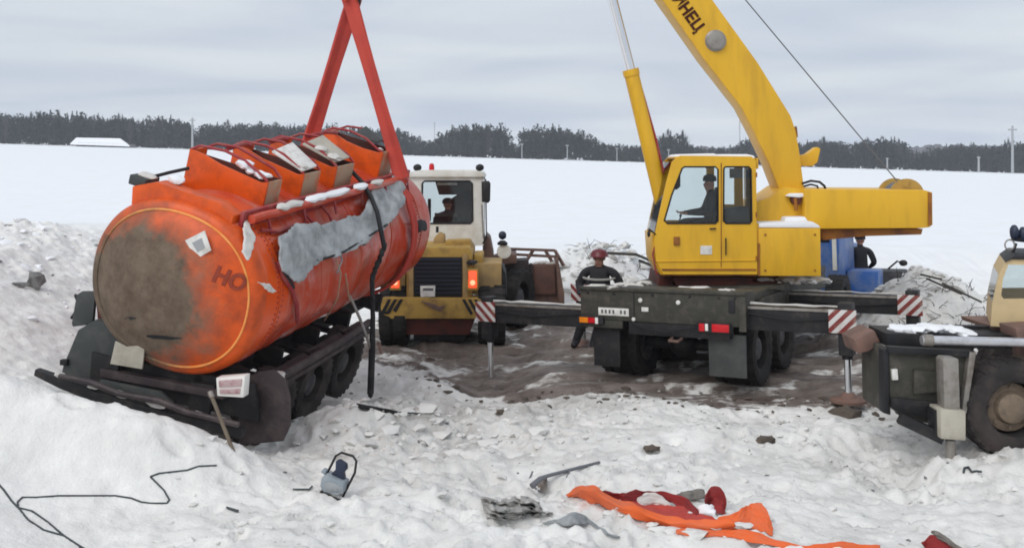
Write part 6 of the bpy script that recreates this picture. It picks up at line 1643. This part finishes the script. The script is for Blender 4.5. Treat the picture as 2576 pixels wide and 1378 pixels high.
# bent bar / pick
pk = thing('bent_bar', 'bent metal bar with plate lying on snow above the rags', 'bar', G(1340, 1225))
a, b, c = G(1338, 1222, .08), G(1378, 1196, .12), G(1508, 1162, .03)
m = MB(); m.tube([a, a.lerp(b, .5) + Vector((0, 0, .02)), b, c], [.035, .03, .02, .016], 8); m.build('bar', 'rope_steel', pk, world=True)
m = MB(); m.prism([G(1345, 1215, .06), G(1376, 1198, .12), G(1378, 1232, .0), G(1366, 1240, .0)], (0, .015, .01)); m.build('plate', 'grey_steel', pk, world=True)
m = MB(); m.tube([G(1340, 1186, .0), G(1332, 1205, .0), G(1348, 1228, .0), G(1362, 1238, .02)], .012, 6); m.build('hook_wire', 'rope_steel', pk, world=True)
m = MB(); m.tube([G(1434, 1182, .04), G(1424, 1205, .0), G(1412, 1216, .0)], .010, 6); m.build('side_wire', 'rope_steel', pk, world=True)
# flat dark plank near the wheel pit
pk2 = thing('dark_plank', 'black plank half buried in snow right of the tanker wheels', 'plank', G(945, 1030))
m = MB(); a, b = G(902, 1020, .03), G(992, 1036, .0); m.beam(a, b, .14, .05); m.build('board', 'black', pk2, world=True, bevel=.01)
m = MB(); m.tube([G(990, 1036, .01), G(1060, 1040, .0)], .012, 6); m.build('strap', 'cable', pk2, world=True)

# portable work light with tubular stand
wlp = G(838, 1240); WLM = Matrix.Translation(wlp) @ Matrix.Rotation(R(-14), 4, 'Z') @ Matrix.Rotation(R(12), 4, 'Y')
wk = thing('work_light', 'grey portable work light with dark glass in a bent tube stand', 'lamp', WLM)
s_ = wlp.y / F                                       # metres per image unit here
fr_pts = [(-30, -10), (-33, 30), (-20, 86), (-8, 97), (24, 97), (36, 88), (40, 60), (26, 0), (22, -12)]
m = MB(); m.tube([(x * s_, .02 + .0008 * z, z * s_) for x, z in fr_pts], .013, 8); m.build('tube_stand', 'dark_steel', wk)
m = MB(); m.prism([(x * s_, -.06, z * s_) for x, z in ((-34, 36), (-26, 46), (28, 40), (30, 14), (16, 2), (-26, 2), (-34, 14))], (0, .16, 0)); m.build('housing', 'lamp_grey', wk, bevel=.025)
m = MB(); m.prism([(x * s_, -.01, z * s_) for x, z in ((-16, 46), (-6, 60), (-10, 82), (-2, 86), (18, 80), (22, 68), (16, 58), (22, 42))], (0, .07, 0)); m.build('lamp_glass', 'navy', wk, bevel=.012)
m = MB(); m.tube([(-30 * s_, -.05, 0), (26 * s_, -.05, -6 * s_)], .012, 8); m.build('foot_bar', 'dark_steel', wk)
m = MB(); m.prism([(x * s_, -.02, z * s_) for x, z in ((-42, 44), (-30, 40), (-28, 52), (-38, 54))], (0, .06, 0)); m.build('knob', 'lamp_grey', wk, bevel=.008)
m = MB(); m.blob((0, -.062, 20 * s_), (.10, .012, .05), 1, 2, .1); m.build('housing_badge', 'grey_cloth', wk)

# ------------------------------------------------------------------ clods of snow and earth
def clods(name, label, mat, n, seed, area, size, keep=None, flat=.5):
    q = random.Random(seed); mb = MB(); shapes = []
    for k in range(10):
        t = MB(); t.blob((0, 0, 0), (1, 1, flat), seed + k, 1, .42); shapes.append(t)
    pts = []
    while len(pts) < n:
        x, y = q.uniform(area[0], area[1]), q.uniform(area[2], area[3])
        if keep and not keep(x, y, q): continue
        pts.append((x, y))
    zs = ground(np.array([p[0] for p in pts]), np.array([p[1] for p in pts]))
    for (x, y), z in zip(pts, zs):
        s = size[0] + (size[1] - size[0]) * q.random() ** 3.2; sh = q.choice(shapes); an = q.uniform(0, 6.28); ca, sa = math.cos(an), math.sin(an); kx = q.uniform(.7, 1.4)
        mb.add([Vector((x + (v.x * ca * kx - v.y * sa) * s, y + (v.x * sa * kx + v.y * ca) * s, z + s * .02 + v.z * s)) for v in sh.v], sh.f)
    o = mb.build(name, mat, smooth=50); tag(o, label, 'clods', kind='stuff'); return o
g1_ = lambda cx, cy, sx, sy: (lambda x, y, q: q.random() < math.exp(-((x - cx) / sx) ** 2 - ((y - cy) / sy) ** 2))
clods('snow_clods', 'loose snow clods scattered over the trodden foreground', 'worn_snow', 900, 1, (-3.5, 7.0, 8.6, 14.6), (.012, .06))
clods('snow_chunks', 'broken snow chunks thrown up beside the tanker wheels', 'worn_snow', 300, 2, (-4, 2, 11.8, 16), (.02, .14), g1_(-1.4, 13.2, 1.3, 1.3))
clods('bank_clods', 'grubby clods on the bank behind the tanker', 'clean_snow', 240, 3, (-13, -5.5, 13, 23), (.03, .13), g1_(-8.8, 18, 2.4, 3.0))
clods('earth_clods', 'dark earth crumbs in the trodden snow', 'soot', 420, 4, (-3.5, 7.5, 8.8, 17), (.007, .035), lambda x, y, q: q.random() < (.18 + .8 * max(0, (y - 10) / 6)))
clods('bank_earth', 'dark earth crumbs on the snow bank at left', 'soot', 70, 5, (-12, -5, 13, 22), (.015, .06), g1_(-9, 18.2, 2.4, 2.2))
clods('edge_clods', 'muddy clods along the edge of the driven ground', 'earth', 260, 6, (-2, 7, 13.2, 16.5), (.012, .07), lambda x, y, q: q.random() < math.exp(-((y - 14.3 - .07 * (x - 4) ** 2 * (x < 4)) / .55) ** 2))
clods('heap_clods', 'clods on the snow heaps behind the cranes', 'worn_snow', 240, 7, (0, 10.5, 18, 26.5), (.04, .22), lambda x, y, q: q.random() < math.exp(-((x - 2.2) / 1.6) ** 2 - ((y - 24.2) / 1.0) ** 2) + math.exp(-((x - 8.2) / 1.4) ** 2 - ((y - 18.9) / 1.0) ** 2))
# one big lump on the bank
lp_ = thing('earth_lump', 'dark frozen lump sticking out of the snow bank at left', 'lump', G(88, 722))
m = MB(); c = G(88, 722); m.blob(c + Vector((0, 0, .08)), (.13, .12, .16), 8, 2, .3); m.build('lump', 'soot', lp_, world=True)
m = MB(); c = G(45, 720); m.blob(c + Vector((0, 0, .02)), (.16, .08, .05), 9, 2, .3); m.build('crumb', 'soot', lp_, world=True)
for i, (a, b, s2) in enumerate(((1640, 1130, .07), (1925, 1108, .09), (1260, 1038, .06), (2130, 1040, .16))):
    o = thing('mud_clod', ['small dark clod on the snow below the crane rear flap', 'dark clod on the snow below the crane right tyres', 'dark clod beside the left outrigger jack boot', 'large brown mud lump at the right outrigger foot'][i], 'clod', G(a, b))
    m = MB(); m.blob(G(a, b) + Vector((0, 0, .01)), (s2 * 1.3, s2, s2 * .6), 30 + i, 2, .3); m.build('lump', 'earth', o, world=True)

# brushwood poking from the snow heaps
def brush(label, cx, n, seed, px0, px1, pyf, Y):
    q = random.Random(seed); root = thing('brushwood', label, 'brushwood', P(cx, pyf(cx), Y))
    mb = MB()
    for i in range(n):
        x = q.uniform(px0, px1); p = P(x, pyf(x) + q.uniform(-4, 45), Y + q.uniform(-.9, .5)); p.z = gz(p.x, p.y) + q.uniform(.0, .06)
        d = Vector((q.uniform(-1, 1), q.uniform(-.6, .3), q.uniform(.0, .55))).normalized(); L = q.uniform(.08, .36)
        mb.tube([p, p + d * L * .5 + Vector((0, 0, q.uniform(-.03, .06))), p + d * L], [.009, .007, .003], 4)
    o = mb.build('twigs', 'twig', root, world=True); o['kind'] = 'stuff'
    return root
r1 = brush('dark twigs poking from the snow heap behind the red helmeted worker', 1560, 60, 3, 1430, 1655, lambda x: 640 + abs(x - 1560) * .12, 24.2)
for (a, b) in (((1600, 640), (1652, 662)), ((1608, 655), (1650, 672)), ((1520, 636), (1600, 640))):
    m = MB(); m.tube([P(*a, 23.6), P(*b, 23.2)], .035, 6); m.build('branch', 'twig', r1, world=True)
r2 = brush('dark twigs poking from the snow heap right of the crane counterweight', 2330, 90, 5, 2230, 2480, lambda x: 692 + abs(x - 2300) * .45, 18.7)
for (a, b) in (((2315, 690), (2370, 703)), ((2370, 712), (2470, 760)), ((2330, 700), (2420, 740))):
    m = MB(); m.tube([P(*a, 18.3), P(*b, 18.1)], .018, 6); m.build('branch', 'twig', r2, world=True)
